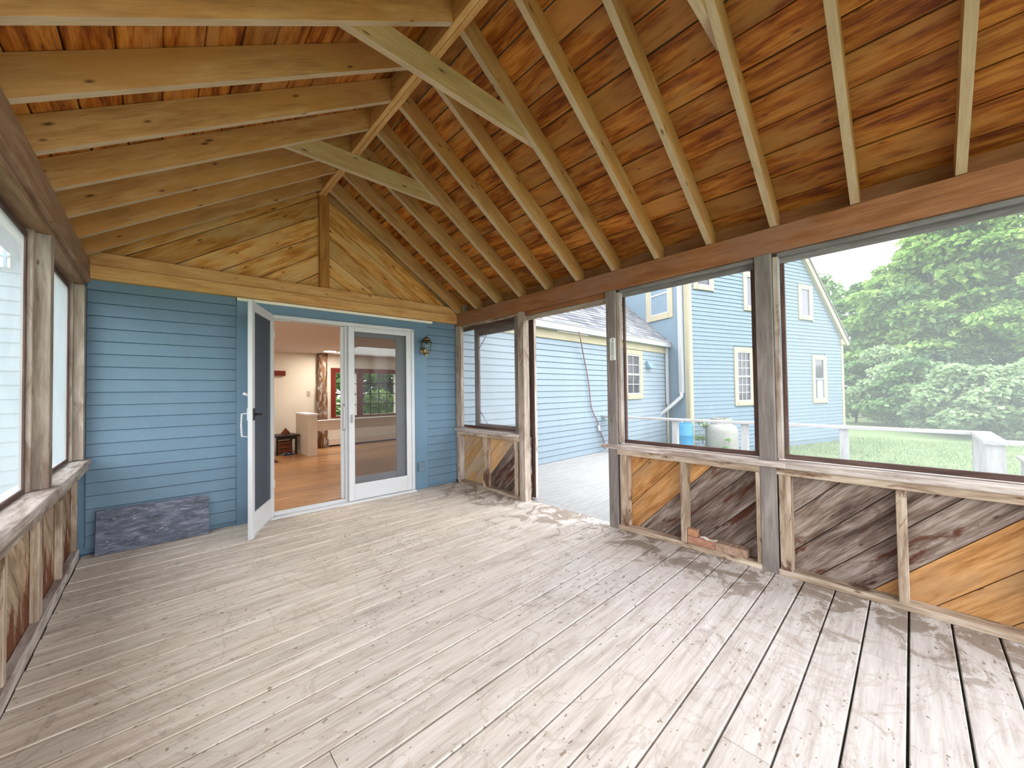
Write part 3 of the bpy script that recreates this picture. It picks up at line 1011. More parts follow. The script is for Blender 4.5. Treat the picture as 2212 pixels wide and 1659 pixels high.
# bricks on the bottom plate
def brick(x0, x1, y0, y1, z0, z1, mat, label, holes=False):
    c = V(((x0 + x1) / 2, (y0 + y1) / 2, z0))
    if not holes:
        a, b_, h_ = (y1 - y0) / 2, (x1 - x0) / 2, z1 - z0
        o = bpy.data.objects.new('brick', box_mesh(2 * a, 2 * b_, h_, .004, mat))
        place(o, frame(c + V((0, 0, h_ / 2)), (0, 1, 0), (-1, 0, 0)))
    else:
        a, b_, h_ = (y1 - y0) / 2, (x1 - x0) / 2, z1 - z0
        loops = [[V((-a, -b_, 0)), V((a, -b_, 0)), V((a, b_, 0)), V((-a, b_, 0))]]
        for i in range(5):
            for j in (-1, 1):
                cx, cy = (i - 2) * a * .36, j * b_ * .36
                loops.append([V((cx + (.0135) * math.cos(t * math.pi / 4), cy - .0105 * math.sin(t * math.pi / 4), 0)) for t in range(8)])
        tri_ = tessellate_polygon(loops)
        flat = [v for l in loops for v in l]
        n = len(flat)
        vs_ = [(v.x, v.y, h_) for v in flat] + [(v.x, v.y, 0) for v in flat]
        fs = []
        for t in tri_:
            p, q, r = (flat[i] for i in t)
            up = ((q - p).cross(r - p)).z > 0
            t = tuple(t) if up else tuple(t)[::-1]
            fs.append(t); fs.append(tuple(i + n for i in t[::-1]))
        k = 0
        for l in loops:
            for i in range(len(l)):
                u, v_ = k + i, k + (i + 1) % len(l)
                fs.append((u, u + n, v_ + n, v_))
            k += len(l)
        o = bpy.data.objects.new('brick', with_mat(mesh_of('brick', vs_, fs), mat))
        place(o, frame(c, (0, 1, 0), (-1, 0, 0)))
    return tag(o, label, 'brick')


brick(2.908, 2.985, .992, 1.184, .0385, .093, M_brickr, 'solid red brick lying on the bottom plate beside the stud')
brick(2.908, 2.985, .790, .989, .0385, .095, M_brickb, 'brown cored brick with ten holes beside the solid red brick', True)
brick(2.912, 2.962, 1.118, 1.182, .0935, .146, M_bricko, 'small orange brick piece resting on top of the red brick')
pts = [V((2.93, 1.10 - i * .017, .094 + .004 + .006 * math.sin(i * 1.1))) for i in range(8)]
sc_ = []
for i, p in enumerate(pts):
    wd_ = .008 + .006 * abs(math.sin(i * .8))
    sc_ += [p + V((-wd_, 0, 0)), p + V((wd_, 0, .004)), p + V((wd_, 0, -.001)), p + V((-wd_, 0, -.004))]
fs = [(0, 1, 2, 3), (31, 30, 29, 28)]
for i in range(7):
    for j in range(4):
        a = i * 4 + j; b = i * 4 + (j + 1) % 4
        fs.append((a, a + 4, b + 4, b))
tag(free('paper_scrap', sc_, fs, M_paper, loc=(2.93, 1.04, .094)), 'curled dirty white scrap lying along the red brick', 'scrap')

# thermometer on the door post
th = empty('thermometer', (2.899, 1.787, 1.56), 'white strip thermometer on the dark door post', 'thermometer')
outl = [(-.026, -.098), (.026, -.098), (.026, .09), (.012, .098), (-.012, .098), (-.026, .09)]
TM = frame(V((2.8995, 1.785, 1.560)), (0, -1, 0), (0, 0, 1))
prism('plate', outl, TM, .006, M_thermo, th)
def tpl(nm, x0, x1, z0, z1, m, d=.0072):
    prism(nm, [(x0, z0), (x1, z0), (x1, z1), (x0, z1)], TM, d, m, th)
tpl('tube', -.004, .002, -.062, .058, M_spirit, .009)
vsn, fsn = [], []
for i in range(12):
    z = -.058 + i * .0102
    for x0, x1 in ((.004, .015), (-.016, -.008)):
        k = len(vsn)
        vsn += [TM @ V(p) for p in ((x0, z, .0064), (x1, z, .0064), (x1, z + .0038, .0064), (x0, z + .0038, .0064), (x0, z, .0069), (x1, z, .0069), (x1, z + .0038, .0069), (x0, z + .0038, .0069))]
        fsn += [tuple(k + j for j in q) for q in ((4, 5, 6, 7), (0, 3, 2, 1), (0, 1, 5, 4), (1, 2, 6, 5), (2, 3, 7, 6), (3, 0, 4, 7))]
sm_ = free('scale_marks', vsn, fsn, M_ink, th, loc=(2.892, 1.785, 1.56)); sm_['kind'] = 'stuff'
tpl('letter', -.002, .002, .068, .088, M_ink); tpl('letter', .002, .011, .084, .088, M_ink); tpl('letter', .002, .008, .076, .079, M_ink)
tpl('maker_mark', -.004, .004, -.082, -.070, M_ink); tpl('maker_mark', -.012, .012, -.0915, -.0885, M_ink)

# brass carriage lantern right of the door
LU, LZ = 2.835, 1.775
lp = H @ V((LU, -.095, LZ))
la = empty('wall_lantern', H @ V((LU, -.002, LZ - .03)), 'brass carriage lantern with clear panes on the blue trim', 'lantern')
lathe('back_plate', [(.001, 0), (.042, .002), (.045, .008), (.03, .016), (.012, .02)], M_brass, (0, 0, 0), la, 16, m=H @ frame(V((LU, -.002, LZ - .05)), (1, 0, 0), (0, 0, 1)) )
tube('arm', [H @ V((LU, -.01, LZ - .06)), H @ V((LU, -.05, LZ - .10)), H @ V((LU, -.095, LZ - .095))], .008, M_brass, la)
T_ = Matrix.Translation(lp)
lathe('base', [(.010, -.125), (.016, -.115), (.010, -.105), (.022, -.095), (.040, -.080), (.052, -.072), (.050, -.066)], M_brass, (0, 0, 0), la, 12, m=T_)
lathe('cap', [(.074, .052), (.070, .058), (.050, .066), (.045, .085), (.050, .088), (.036, .105), (.018, .113), (.008, .116), (.010, .125), (.001, .132)], M_dkbrass, (0, 0, 0), la, 12, m=T_)
for i in range(6):
    a0, a1 = math.pi / 3 * i, math.pi / 3 * (i + 1)
    rb, rt = .050, .070
    tube('frame_bar', [lp + V((rb * math.cos(a0), rb * math.sin(a0), -.070)), lp + V((rt * math.cos(a0), rt * math.sin(a0), .055))], .0045, M_dkbrass, la, 6)
    q = [lp + V((r * math.cos(a), r * math.sin(a), z)) for r, a, z in ((rb, a0, -.068), (rb, a1, -.068), (rt, a1, .053), (rt, a0, .053))]
    free('pane', q, [(0, 1, 2, 3)], M_glass, la, loc=lp)
lathe('candle_tube', [(.009, -.068), (.009, -.02), (.006, -.016)], M_shaft, (0, 0, 0), la, 10, m=T_)
lathe('bulb', [(.004, -.016), (.012, .0), (.011, .014), (.004, .034), (.001, .042)], M_shaft, (0, 0, 0), la, 10, m=T_)

# outlet box on the blue trim
ob = empty('outlet_box', H @ V((2.79, -.002, .28)), 'small blue-painted outlet box low on the trim right of the door', 'outlet')
abox('box', 2.750, 2.828, -.030, -.003, .225, .338, M_blueout, ob, 'Z', H)
abox('cover', 2.756, 2.822, -.036, -.031, .285, .332, M_blueout, ob, 'X', H)
abox('cover', 2.756, 2.822, -.036, -.031, .231, .278, M_blueout, ob, 'X', H)

# ================================================================== the room behind the sliding door
ZI, ZC = .035, 2.085
YI0, YI1 = 4.43, 8.885
IX0, IX1 = -.6, 6.6
fi = struct('hall_floor', 'glossy orange-brown strip floor of the room behind the door')
y = 4.40
while y < YI1:
    abox('floor_board', IX0, IX1, y, min(y + .125, YI1), ZI - .02, ZI, M_intfloor, fi, 'X', ch=.0015)
    y += .1265
ic = struct('hall_ceiling', 'plain plaster ceiling with a skylight opening')
SX0, SX1, SY0, SY1 = 2.74, 4.75, 7.10, 8.62
abox('ceiling_panel', IX0, SX0, YI0, YI1 + .1, ZC, ZC + .03, M_intceil, ic, 'Y', ch=.0005)
abox('ceiling_panel', SX1, IX1, YI0, YI1 + .1, ZC, ZC + .03, M_intceil, ic, 'Y', ch=.0005)
abox('ceiling_panel', SX0, SX1, YI0, SY0, ZC, ZC + .03, M_intceil, ic, 'Y', ch=.0005)
abox('ceiling_panel', SX0, SX1, SY1, YI1 + .1, ZC, ZC + .03, M_intceil, ic, 'X', ch=.0005)
abox('skylight_shaft', SX0 - .03, SX1 + .03, SY1, SY1 + .02, ZC + .031, 3.0, M_shaft, ic, 'X', ch=.0005)
abox('skylight_shaft', SX0 - .03, SX1 + .03, SY0 - .02, SY0, ZC + .031, 4.0, M_shaft, ic, 'X', ch=.0005)
abox('skylight_shaft', SX0 - .02, SX0, SY0, SY1, ZC + .031, 3.4, M_shaft, ic, 'Y', ch=.0005)
abox('skylight_shaft', SX1, SX1 + .02, SY0, SY1, ZC + .031, 3.4, M_shaft, ic, 'Y', ch=.0005)
wi = struct('wall_hall_far', 'cream plaster wall at the far side of the room with two windows')
W1 = (2.895, 3.36, .70, 1.68); W2 = (3.50, 4.33, .70, 1.68)
abox('plaster', IX0, W1[0], YI1, YI1 + .12, ZI, ZC, M_intwall, wi, 'X', ch=.0005)
abox('plaster', W1[1], W2[0], YI1, YI1 + .12, ZI, ZC, M_intwall, wi, 'Z', ch=.0005)
abox('plaster', W2[1], IX1, YI1, YI1 + .12, ZI, ZC, M_intwall, wi, 'X', ch=.0005)
for W in (W1, W2):
    abox('plaster', W[0], W[1], YI1, YI1 + .12, ZI, W[2], M_intwall, wi, 'X', ch=.0005)
    abox('plaster', W[0], W[1], YI1, YI1 + .12, W[3], ZC, M_intwall, wi, 'X', ch=.0005)
ws = struct('wall_hall_left', 'cream plaster end wall of the room')
abox('plaster', IX0 - .1, IX0, YI0, YI1, ZI, ZC, M_intwall, ws, 'Y', ch=.0005)
ws = struct('wall_hall_right', 'cream plaster end wall beyond the half wall')
abox('plaster', IX1, IX1 + .1, YI0, YI1, ZI, ZC, M_intwall, ws, 'Y', ch=.0005)
ws = struct('wall_hall_near', 'inner face of the house wall either side of the sliding door')
abox('plaster', .0, 1.19, .11, .13, ZI, ZC, M_intwall, ws, 'X', H, ch=.0005)
abox('plaster', 2.34, 6.6, 4.44, 4.46, ZI, ZC, M_intwall, ws, 'X', ch=.0005)


def inner_window(nm, W, label, cols, rows, mid):
    w_ = struct(nm, label)
    x0, x1, z0, z1 = W
    f = .105
    abox('casing', x0 - f, x0, YI1 - .02, YI1 - .001, z0 - .03, z1 + f, M_redwood, w_, 'Z')
    abox('casing', x1, x1 + min(f, .065), YI1 - .02, YI1 - .001, z0 - .03, z1 + f, M_redwood, w_, 'Z')
    abox('casing', x0, x1, YI1 - .02, YI1 - .001, z1, z1 + f, M_redwood, w_, 'X')
    abox('stool', x0, x1, YI1 - .05, YI1 - .001, z0 - .03, z0, M_redwood, w_, 'X')
    for i in range(1, cols):
        x = x0 + (x1 - x0) * i / cols
        abox('muntin', x - .013, x + .013, YI1 + .04, YI1 + .06, z0, z1, M_darkwood, w_, 'Z')
    for i in range(1, rows):
        z = z0 + (z1 - z0) * i / rows
        hw_ = .018 if (mid and i * 2 == rows) else .012
        abox('muntin', x0, x1, YI1 + .041, YI1 + .059, z - hw_, z + hw_, M_darkwood, w_, 'X')
    free('window_pane', [(x0, YI1 + .05, z0), (x1, YI1 + .05, z0), (x1, YI1 + .05, z1), (x0, YI1 + .05, z1)], [(0, 1, 2, 3)], M_glass, w_, loc=((x0 + x1) / 2, YI1 + .05, (z0 + z1) / 2))


inner_window('window_1', W1, 'narrow window in a dark red frame beside the rough post', 1, 4, True)
inner_window('window_2', W2, 'wide window of sixteen panes seen through the mesh door', 4, 4, False)

# rough post, half wall, guard rail
lathe_jit = lambda a, z: .10 * math.sin(3 * a + 4 * z) + .07 * math.sin(5 * a - 7 * z)
o = lathe('rough_post', [(.098 - .004 * math.sin(z * 5), ZI + z) for z in [i * .1025 for i in range(21)]], M_log, (2.582, 8.775, 0), None, 16, True, lathe_jit)
tag(o, 'mottled brown and grey rough post beside the narrow window', 'post')
hwl = empty('half_wall', (2.11, 8.33, ZI), 'low plaster half wall with a squared end in front of the rough post', 'partition')
abox('body', 2.042, 2.207, 7.80, 8.66, ZI, .80, M_halfwall, hwl, 'Z', ch=.002)
abox('cap', 2.030, 2.219, 7.785, 8.66, .80, .83, M_shaft, hwl, 'Y', ch=.002)
zt = on_axis(686, 908, 1, 7.86).z; zb_ = on_axis(686, 931, 1, 7.86).z
gr = empty('guard_board', (3.5, 7.86, zb_), 'long pale guard board running right from the half wall', 'board')
abox('board', 2.2075, 5.6, 7.83, 7.90, zb_, zt - .02, M_halfwall, gr, 'X', ch=.002)
abox('cap', 2.2075, 5.6, 7.81, 7.92, zt - .02, zt, M_shaft, gr, 'X', ch=.002)  # whiter than the board: its sunlit top put into the colour
abox('post', 5.5, 5.6, 7.83, 7.90, ZI, zb_, M_halfwall, gr, 'Z', ch=.002)
# baseboard heater
ht = empty('baseboard_heater', (3.7, 8.85, ZI), 'long low cream baseboard heater under the windows', 'heater')
abox('cover', 2.73, 5.0, 8.82, 8.855, .066, .206, M_heater, ht, 'X')
abox('end_cap', 2.715, 2.73, 8.815, 8.883, .06, .21, M_heater, ht, 'Z')
abox('foot', 2.73, 5.0, 8.856, 8.883, ZI + .001, .19, M_black, ht, 'X')
# shelf strip, switch
o = abox('wall_shelf', .9, 1.893, YI1 - .07, YI1 - .001, 1.592, 1.690, M_redwood); tag(o, 'dark red wooden strip shelf high on the cream wall', 'shelf')
sw_ = empty('light_switch', (2.34, YI1, 1.21), 'small beige switch plate on the cream wall left of the rough post', 'switch')
abox('plate', 2.304, 2.372, YI1 - .008, YI1 - .001, 1.158, 1.268, M_plate, sw_, 'Z')
abox('toggle', 2.333, 2.343, YI1 - .018, YI1 - .009, 1.203, 1.223, M_plate, sw_, 'Z')
# recessed light
pr = on_axis(712, 759, 2, ZC - .004)
rl = empty('ceiling_light', (pr.x - .04, pr.y - .2, ZC), 'small round lit ceiling light above the rough post', 'ceiling light')
cpos = V((pr.x, pr.y - .03, 0))
lathe('trim_ring', [(.135, ZC - .010), (.14, ZC - .002)], M_shaft, (cpos.x, cpos.y, 0), rl, 24)
lathe('lens', [(.115, ZC - .016), (.12, ZC - .0105)], M_lamp, (cpos.x, cpos.y, 0), rl, 24)
ld = bpy.data.lights.new('ceiling_light_glow', 'AREA'); ld.shape = 'DISK'; ld.size = .22; ld.energy = 20; ld.color = (1, .93, .82)
lo_ = bpy.data.objects.new('glow', ld); place(lo_, Matrix.Translation(V((cpos.x, cpos.y, ZC - .03))), rl)
for x, y in ((.1, 5.3), (5.7, 5.2), (6.0, 7.3), (-.2, 7.0)):      # added lamps, out of view, to brighten the room
    r2 = part_empty('added_fill_light', (x, y, ZC), ic)
    lathe('trim_ring', [(.135, ZC - .010), (.14, ZC - .002)], M_shaft, (x, y, 0), r2, 24)
    lathe('lens', [(.115, ZC - .016), (.12, ZC - .0105)], M_lamp, (x, y, 0), r2, 24)
    lo_ = bpy.data.objects.new('glow', ld); place(lo_, Matrix.Translation(V((x, y, ZC - .03))), r2)
# low dark table with a red-brown crate, cloth and a mat
tb = empty('low_table', (1.85, 8.55, ZI), 'low dark wooden table against the cream wall left of the half wall', 'table')
abox('table_top', 1.60, 2.02, 8.28, 8.74, .385, .412, M_darkwood, tb, 'X')
for x in (1.64, 1.96):
    for y in (8.31, 8.70): abox('leg', x - .018, x + .018, y - .018, y + .018, ZI + .001, .384, M_darkwood, tb, 'Z')
abox('apron', 1.63, 1.97, 8.30, 8.32, .33, .384, M_darkwood, tb, 'X')
cr = empty('crate', (1.80, 8.54, .2), 'red-brown wooden crate standing under the low dark table', 'crate')
for k in range(3): abox('slat', 1.72, 1.90, 8.46, 8.475, ZI + .03 + k * .075, ZI + .095 + k * .075, M_crate, cr, 'X')
for k in range(3): abox('slat', 1.72, 1.90, 8.645, 8.66, ZI + .03 + k * .075, ZI + .095 + k * .075, M_crate, cr, 'X')
for x in (1.705, 1.90): abox('side', x, x + .015, 8.46, 8.66, ZI + .001, ZI + .25, M_crate, cr, 'Y')
tag(prism('wooden_wedge', [(-.09, 0), (.09, 0), (.05, .06), (.0, .12), (-.05, .05)], frame(V((1.84, 8.62, .413)), (1, 0, 0), (0, 0, 1)), .06, M_crate), 'red-brown peaked wooden block on the low dark table', 'block')
cl_v, cl_f = [], []
for i in range(9):
    for j in range(7):
        cl_v.append((1.72 + i * .025, 8.20 + j * .026, ZI + .004 + .022 * abs(math.sin(i * .9) * math.cos(j * .8)) + .01))
for i in range(8):
    for j in range(6): cl_f.append((i * 7 + j, (i + 1) * 7 + j, (i + 1) * 7 + j + 1, i * 7 + j + 1))
nb = len(cl_v)
cl_v += [(x, y, ZI + .002) for x, y, z in cl_v]
cl_f += [tuple(i + nb for i in f[::-1]) for f in cl_f]
o = free('cloth', cl_v, cl_f, M_cloth, None, True, (1.82, 8.28, ZI)); tag(o, 'crumpled blue cloth on the floor in front of the low table', 'cloth')
pm = on_axis(578, 998, 2, ZI)
o = abox('floor_mat', pm.x - .9, pm.x + .13, pm.y - .18, pm.y + .32, ZI + .001, ZI + .012, M_mat); tag(o, 'dark red mat whose corner shows at the left of the open door', 'mat')

# ================================================================== outside: house wing
YW = 4.175
wg = empty('house_wing', (6.0, YW, -.3), 'low blue clapboard wing under a grey shingle roof beyond the doorway', 'building')
FW = frame(V((2.97, YW, 0)), (1, 0, 0), (0, 1, 0))
UE = 9.27 - 2.97
abox('wall_body', .0, UE, .03, .25, -.42, 2.22, M_bluewing, wg, 'X', FW)
WW = (7.21, 7.99, .995, 2.075)
wx0, wx1 = WW[0] - 2.97, WW[1] - 2.97
z = .10 - .0997
k = 0
while z < 2.07:
    if z + .09 < WW[2] or z > WW[3]:
        clap('clapboard', 0, UE, z, FW, M_bluewing, wg)
    else:
        clap('clapboard', 0, wx0, z, FW, M_bluewing, wg)
        clap('clapboard', wx1, UE, z, FW, M_bluewing, wg)
    z += .0997
abox('skirt_board', 3.35, UE, .004, .03, -.40, -.001, M_bluewing, wg, 'X', FW)
abox('frieze_board', 0, UE, -.012, .03, 2.09, 2.235, M_cream, wg, 'X', FW)
abox('gutter', -.03, UE + .02, -.115, -.013, 2.235, 2.25, M_gutter, wg, 'X', FW)
abox('gutter', -.03, UE + .02, -.125, -.110, 2.236, 2.345, M_gutter, wg, 'X', FW)
abox('gutter_lip', -.03, UE + .02, -.137, -.110, 2.345, 2.362, M_gutter, wg, 'X', FW)
abox('fascia', -.03, UE, -.03, -.012, 2.251, 2.37, M_cream, wg, 'X', FW)


def house_window(parent, F, x0, x1, z0, z1, casing, glass, rows=0, cols=0, mid=True, curtain=False, y=-.02):
    parent = part_empty('window', F @ V(((x0 + x1) / 2, 0, z0)), parent)
    abox('casing', x0, x0 + casing, y, .028, z0, z1, M_cream, parent, 'Z', F)
    abox('casing', x1 - casing, x1, y, .028, z0, z1, M_cream, parent, 'Z', F)
    abox('casing', x0 + casing, x1 - casing, y, .028, z1 - casing, z1, M_cream, parent, 'X', F)
    abox('casing', x0 + casing, x1 - casing, y - .012, .028, z0, z0 + casing, M_cream, parent, 'X', F)
    a, b, c, d = x0 + casing, x1 - casing, z0 + casing, z1 - casing
    s = .035
    abox('sash', a, a + s, y + .008, .026, c, d, M_sash, parent, 'Z', F)
    abox('sash', b - s, b, y + .008, .026, c, d, M_sash, parent, 'Z', F)
    abox('sash', a + s, b - s, y + .008, .026, c, c + s, M_sash, parent, 'X', F)
    abox('sash', a + s, b - s, y + .008, .026, d - s, d, M_sash, parent, 'X', F)
    m_ = (c + d) / 2
    if mid: abox('sash', a + s, b - s, y + .008, .026, m_ - .022, m_ + .022, M_sash, parent, 'X', F)
    halves = [(c + s, m_ - .022), (m_ + .022, d - s)] if mid else [(c + s, d - s)]
    for lo, hi in halves:
        abox('glass', a + s, b - s, .016, .025, lo, hi, glass, parent, 'Z', F, ch=.0005)
        for i in range(1, cols):
            x = a + s + (b - a - 2 * s) * i / cols
            abox('muntin', x - .009, x + .009, .006, .0155, lo, hi, M_sash, parent, 'Z', F, ch=.001)
        for i in range(1, rows):
            zz = lo + (hi - lo) * i / rows
            abox('muntin', a + s, b - s, .005, .0150, zz - .009, zz + .009, M_sash, parent, 'X', F, ch=.001)
    if curtain: abox('curtain', a + s + .10, b - s - .03, .010, .0155, c + s, m_ - .03, M_curtain, parent, 'Z', F, ch=.001)


house_window(wg, FW, wx0, wx1, WW[2], WW[3], .10, M_darkglass, 2, 2)
# wall vent hood
vx = 8.18 - 2.97
vs_ = [FW @ V(p) for p in ((vx, .0, 1.70), (vx + .20, .0, 1.70), (vx + .20, .0, 1.86), (vx, .0, 1.86), (vx, -.11, 1.70), (vx + .20, -.11, 1.70), (vx + .20, -.03, 1.86), (vx, -.03, 1.86))]
free('vent_hood', vs_, [(0, 1, 2, 3), (4, 7, 6, 5), (3, 2, 6, 7), (0, 3, 7, 4), (1, 5, 6, 2), (0, 4, 5, 1)], M_blue, wg, loc=vs_[0])
# downspout at the wing's end
dsx = 9.14 - 2.97
abox('downspout', dsx, dsx + .07, -.07, -.016, .84, 2.234, M_gutter, wg, 'Z', FW)
tube('downspout', [FW @ V((dsx + .035, -.04, .86)), FW @ V((dsx + .04, -.05, .80)), FW @ V((dsx + .09, -.10, .745))], .036, M_gutter, wg, 8)
abox('drain_pipe', dsx + .02, dsx + .06, -.055, -.016, -.40, .78, M_cream, wg, 'Z', FW)

# shingled roof of the wing: courses of separate tabs joined as one part
RS = .834
ang = math.atan(RS); rc, rs_ = math.cos(ang), math.sin(ang)
y_e, z_e = YW - .10, 2.365
sv, sf = [], []
course = .125


def add_tab(sv, sf, x0, x1, s0, s1, th, org, e1, e2, e3):
    k = len(sv)
    for (x, s, t) in ((x0, s0, .004), (x1, s0, .004), (x1, s1, 0), (x0, s1, 0), (x0, s0, th), (x1, s0, th), (x1, s1, .004), (x0, s1, .004)):
        sv.append(org + e1 * x + e2 * s + e3 * t)
    for q in ((4, 5, 6, 7), (0, 1, 5, 4), (1, 2, 6, 5), (3, 0, 4, 7)): sf.append(tuple(k + j for j in q))


e1, e2, e3 = V((1, 0, 0)), V((0, rc, rs_)), V((0, -rs_, rc))
for i in range(26):
    x = -.15 * (i % 3)
    while x < 6.6:
        w_ = .30 + rnd.uniform(-.015, .015)
        if rnd.random() < .25: w_ *= .5
        s1 = (i + 1) * course + .03
        xx = max(x, -.02)
        if xx < x + w_ - .02: add_tab(sv, sf, xx, min(x + w_ - .006, 6.8), i * course, s1, .012 + rnd.uniform(0, .006), V((3.02, y_e, z_e)), e1, e2, e3)
        x += w_
sh = free('shingles', sv, sf, M_shingle, wg, loc=(6, 5, 3)); sh['kind'] = 'stuff'
YR = 6.65; ZRR = z_e + (YR - y_e) * RS
def roof_slab(nm, x0, x1, ya, za, yb, zb2, th=.05):
    p = [V((x0, ya, za)), V((x1, ya, za)), V((x1, yb, zb2)), V((x0, yb, zb2))]
    q = [v - V((0, 0, th)) for v in p]
    free(nm, p + q, [(0, 1, 2, 3), (7, 6, 5, 4), (0, 4, 5, 1), (1, 5, 6, 2), (2, 6, 7, 3), (3, 7, 4, 0)], M_shingle, wg, loc=p[0])
roof_slab('roof_slab', 3.02, 9.8, y_e, z_e - .002, YR, ZRR - .002)
roof_slab('roof_slab', -3.6, 3.019, 4.46, z_e + (4.46 - y_e) * RS, YR, ZRR)
bz = lambda y: ZRR - (y - YR) * RS
roof_slab('roof_slab', -3.6, SX0 - .03, YR, ZRR, 9.3, bz(9.3))
roof_slab('roof_slab', SX1 + .03, 9.8, YR, ZRR, 9.3, bz(9.3))
roof_slab('roof_slab', SX0 - .03, SX1 + .03, YR, ZRR, SY0 - .02, bz(SY0 - .02))
roof_slab('roof_slab', SX0 - .03, SX1 + .03, SY1 + .02, bz(SY1 + .02), 9.3, bz(9.3))

# cable hanging down the wing wall
cps = [on_axis(x, y, 1, YW - .03) for x, y in ((1262, 775), (1268, 805), (1273, 838), (1276, 872), (1282, 893), (1290, 908), (1293, 925), (1300, 940), (1305, 955), (1307, 970))]
cps = [on_axis(1251, 716, 1, YW - .15), on_axis(1255, 738, 1, YW - .14)] + [c - V((0, .0, 0)) for c in cps]
cb = empty('hanging_cable', cps[-1], 'thin brown cable hanging from the gutter down the blue wing wall', 'cable')
def smooth(ps, n=4):
    out = []
    for i in range(len(ps) - 1):
        p0, p1, p2, p3 = ps[max(i - 1, 0)], ps[i], ps[i + 1], ps[min(i + 2, len(ps) - 1)]
        for k in range(n):
            t = k / n
            out.append(.5 * ((2 * p1) + (p2 - p0) * t + (2 * p0 - 5 * p1 + 4 * p2 - p3) * t * t + (3 * p1 - p0 - 3 * p2 + p3) * t ** 3))
    return out + [ps[-1]]
tube('cord', smooth(cps), .011, M_cable, cb, 6)
tube('wrap', [cps[8] + V((-.01, -.012, .05)), cps[8] + V((.0, -.012, 0)), cps[8] + V((.01, -.012, -.05))], .02, M_paper, cb, 6)

# the same wall carried on to the left of the porch
wlw = empty('left_house_wall', (-2, 4.33, -.3), 'pale blue clapboard wall outside the left screens', 'building')
FL = frame(V((-4.5, 4.33, 0)), (1, 0, 0), (0, 1, 0))
abox('wall_body', .0, 4.0, .03, .25, -.42, 3.0, M_blueout, wlw, 'X', FL)
for k in range(-4, 29):
    clap('clapboard', 0, 3.93, k * .0997, FL, M_blueout, wlw)
abox('corner_board', 3.935, 4.03, -.01, .03, -.42, 3.0, M_blueout, wlw, 'Z', FL)
# small lit-looking window with a raked top
wz0 = on_axis(10, 577, 1, 4.31).z
xa, xb_ = on_axis(-40, 570, 1, 4.31).x, on_axis(22, 570, 1, 4.31).x
wzt0, wzt1 = on_axis(-40, 505, 1, 4.31).z, on_axis(22, 547, 1, 4.31).z
prism('raked_window', [(xa, wz0), (xb_, wz0), (xb_, wzt1), (xa, wzt0)], frame(V((0, 4.335, 0)), (1, 0, 0), (0, 0, 1)), .03, M_creamstrip, wlw)
xm = on_axis(11, 570, 1, 4.31).x; zm = on_axis(10, 553, 1, 4.31).z
abox('muntin', xm - .008, xm + .008, 4.295, 4.304, wz0, wzt1 + .04, M_trimblue, wlw, 'Z')
abox('muntin', xa, xb_, 4.294, 4.304, zm - .008, zm + .008, M_trimblue, wlw, 'X')

# ================================================================== tall house
dcor = 8.8
p_c = CAM + ray(1491, 850) * dcor
TA = math.radians(-19.5)
FB = frame(V((p_c.x, p_c.y, 0)), (math.cos(TA), math.sin(TA), 0), (-math.sin(TA), math.cos(TA), 0))
FA = FB @ frame(V((0, 1.75, 0)), (0, -1, 0), (1, 0, 0))       # side wall: x runs towards the corner
thh = empty('tall_house', FB @ V((3.2, .3, -.4)), 'tall blue clapboard house with a steep gable beyond the deck', 'building')
WB = 6.47
rake = lambda x: 2.62 + (WB - x) * (4.84 - 2.62) / (6.62 - 4.74)
prism('wall_body', [(0, -.42), (WB, -.42), (WB, rake(WB) - .02), (WB - 3.6, rake(WB - 3.6)), (0, rake(WB - 3.6) - .6)], FB @ frame(V((0, 4.0, 0)), (1, 0, 0), (0, 0, 1)), 3.965, M_blueout, thh)


def clap_bulk(name, F, rows, mat, parent, exp=.0985, tilt=.014):
    """a wall of clapboards too small to pick apart, kept as real courses in one part"""
    vs2, fs2 = [], []
    for x0, x1, z in rows:
        k = len(vs2)
        for x in (x0, x1):
            for yy, zz in ((.03, 0), (.03 - tilt - .014, 0), (.03 - .014, exp - .007), (.03, exp - .009)): vs2.append(F @ V((x, yy, z + zz)))
        for q in ((0, 1, 2, 3), (7, 6, 5, 4), (0, 4, 5, 1), (1, 5, 6, 2), (2, 6, 7, 3)): fs2.append(tuple(k + j for j in q))
    o = free(name, vs2, fs2, mat, parent, loc=F @ V((0, 0, 0))); o['kind'] = 'stuff'
    return o


wins_b = [(1.55, 2.29, .76, 2.24), (4.86, 5.56, .74, 2.13), (4.30, 4.96, 3.12, 4.13), (1.97, 2.68, 3.20, 4.22), (.18, .87, 3.58, 4.6)]
rows = []
z = -.28
while z < 6.2:
    xr = WB if z < rake(WB) else WB - (z - rake(WB)) / ((4.84 - 2.62) / (6.62 - 4.74))
    cuts = [(0.10, xr - .02)]
    for x0, x1, a, b in wins_b:
        if z + .09 > a and z < b:
            nc = []
            for c0, c1 in cuts:
                if x1 < c0 or x0 > c1: nc.append((c0, c1))
                else:
                    if x0 > c0: nc.append((c0, x0))
                    if x1 < c1: nc.append((x1, c1))
            cuts = nc
    rows += [(a, b, z) for a, b in cuts if b - a > .02]
    z += .0985
clap_bulk('clapboards', FB, rows, M_blueout, thh)
abox('corner_board', -.02, .11, -.005, .03, -.28, 6.0, M_cream, thh, 'Z', FB)
abox('corner_board', WB - .10, WB + .01, -.005, .03, -.28, 2.60, M_cream, thh, 'Z', FB)
abox('foundation', .02, WB - .02, .04, .20, -.75, -.27, M_foundation, thh, 'X', FB)
m1 = rake(WB)
bar('rake_board', FB @ V((WB + .16, -.03, rake(WB + .16) + .06)), FB @ V((WB - 3.4, -.03, rake(WB - 3.4) + .06)), .10, .17, M_cream, thh, up=FB.to_3x3() @ V((1, 0, .8)))
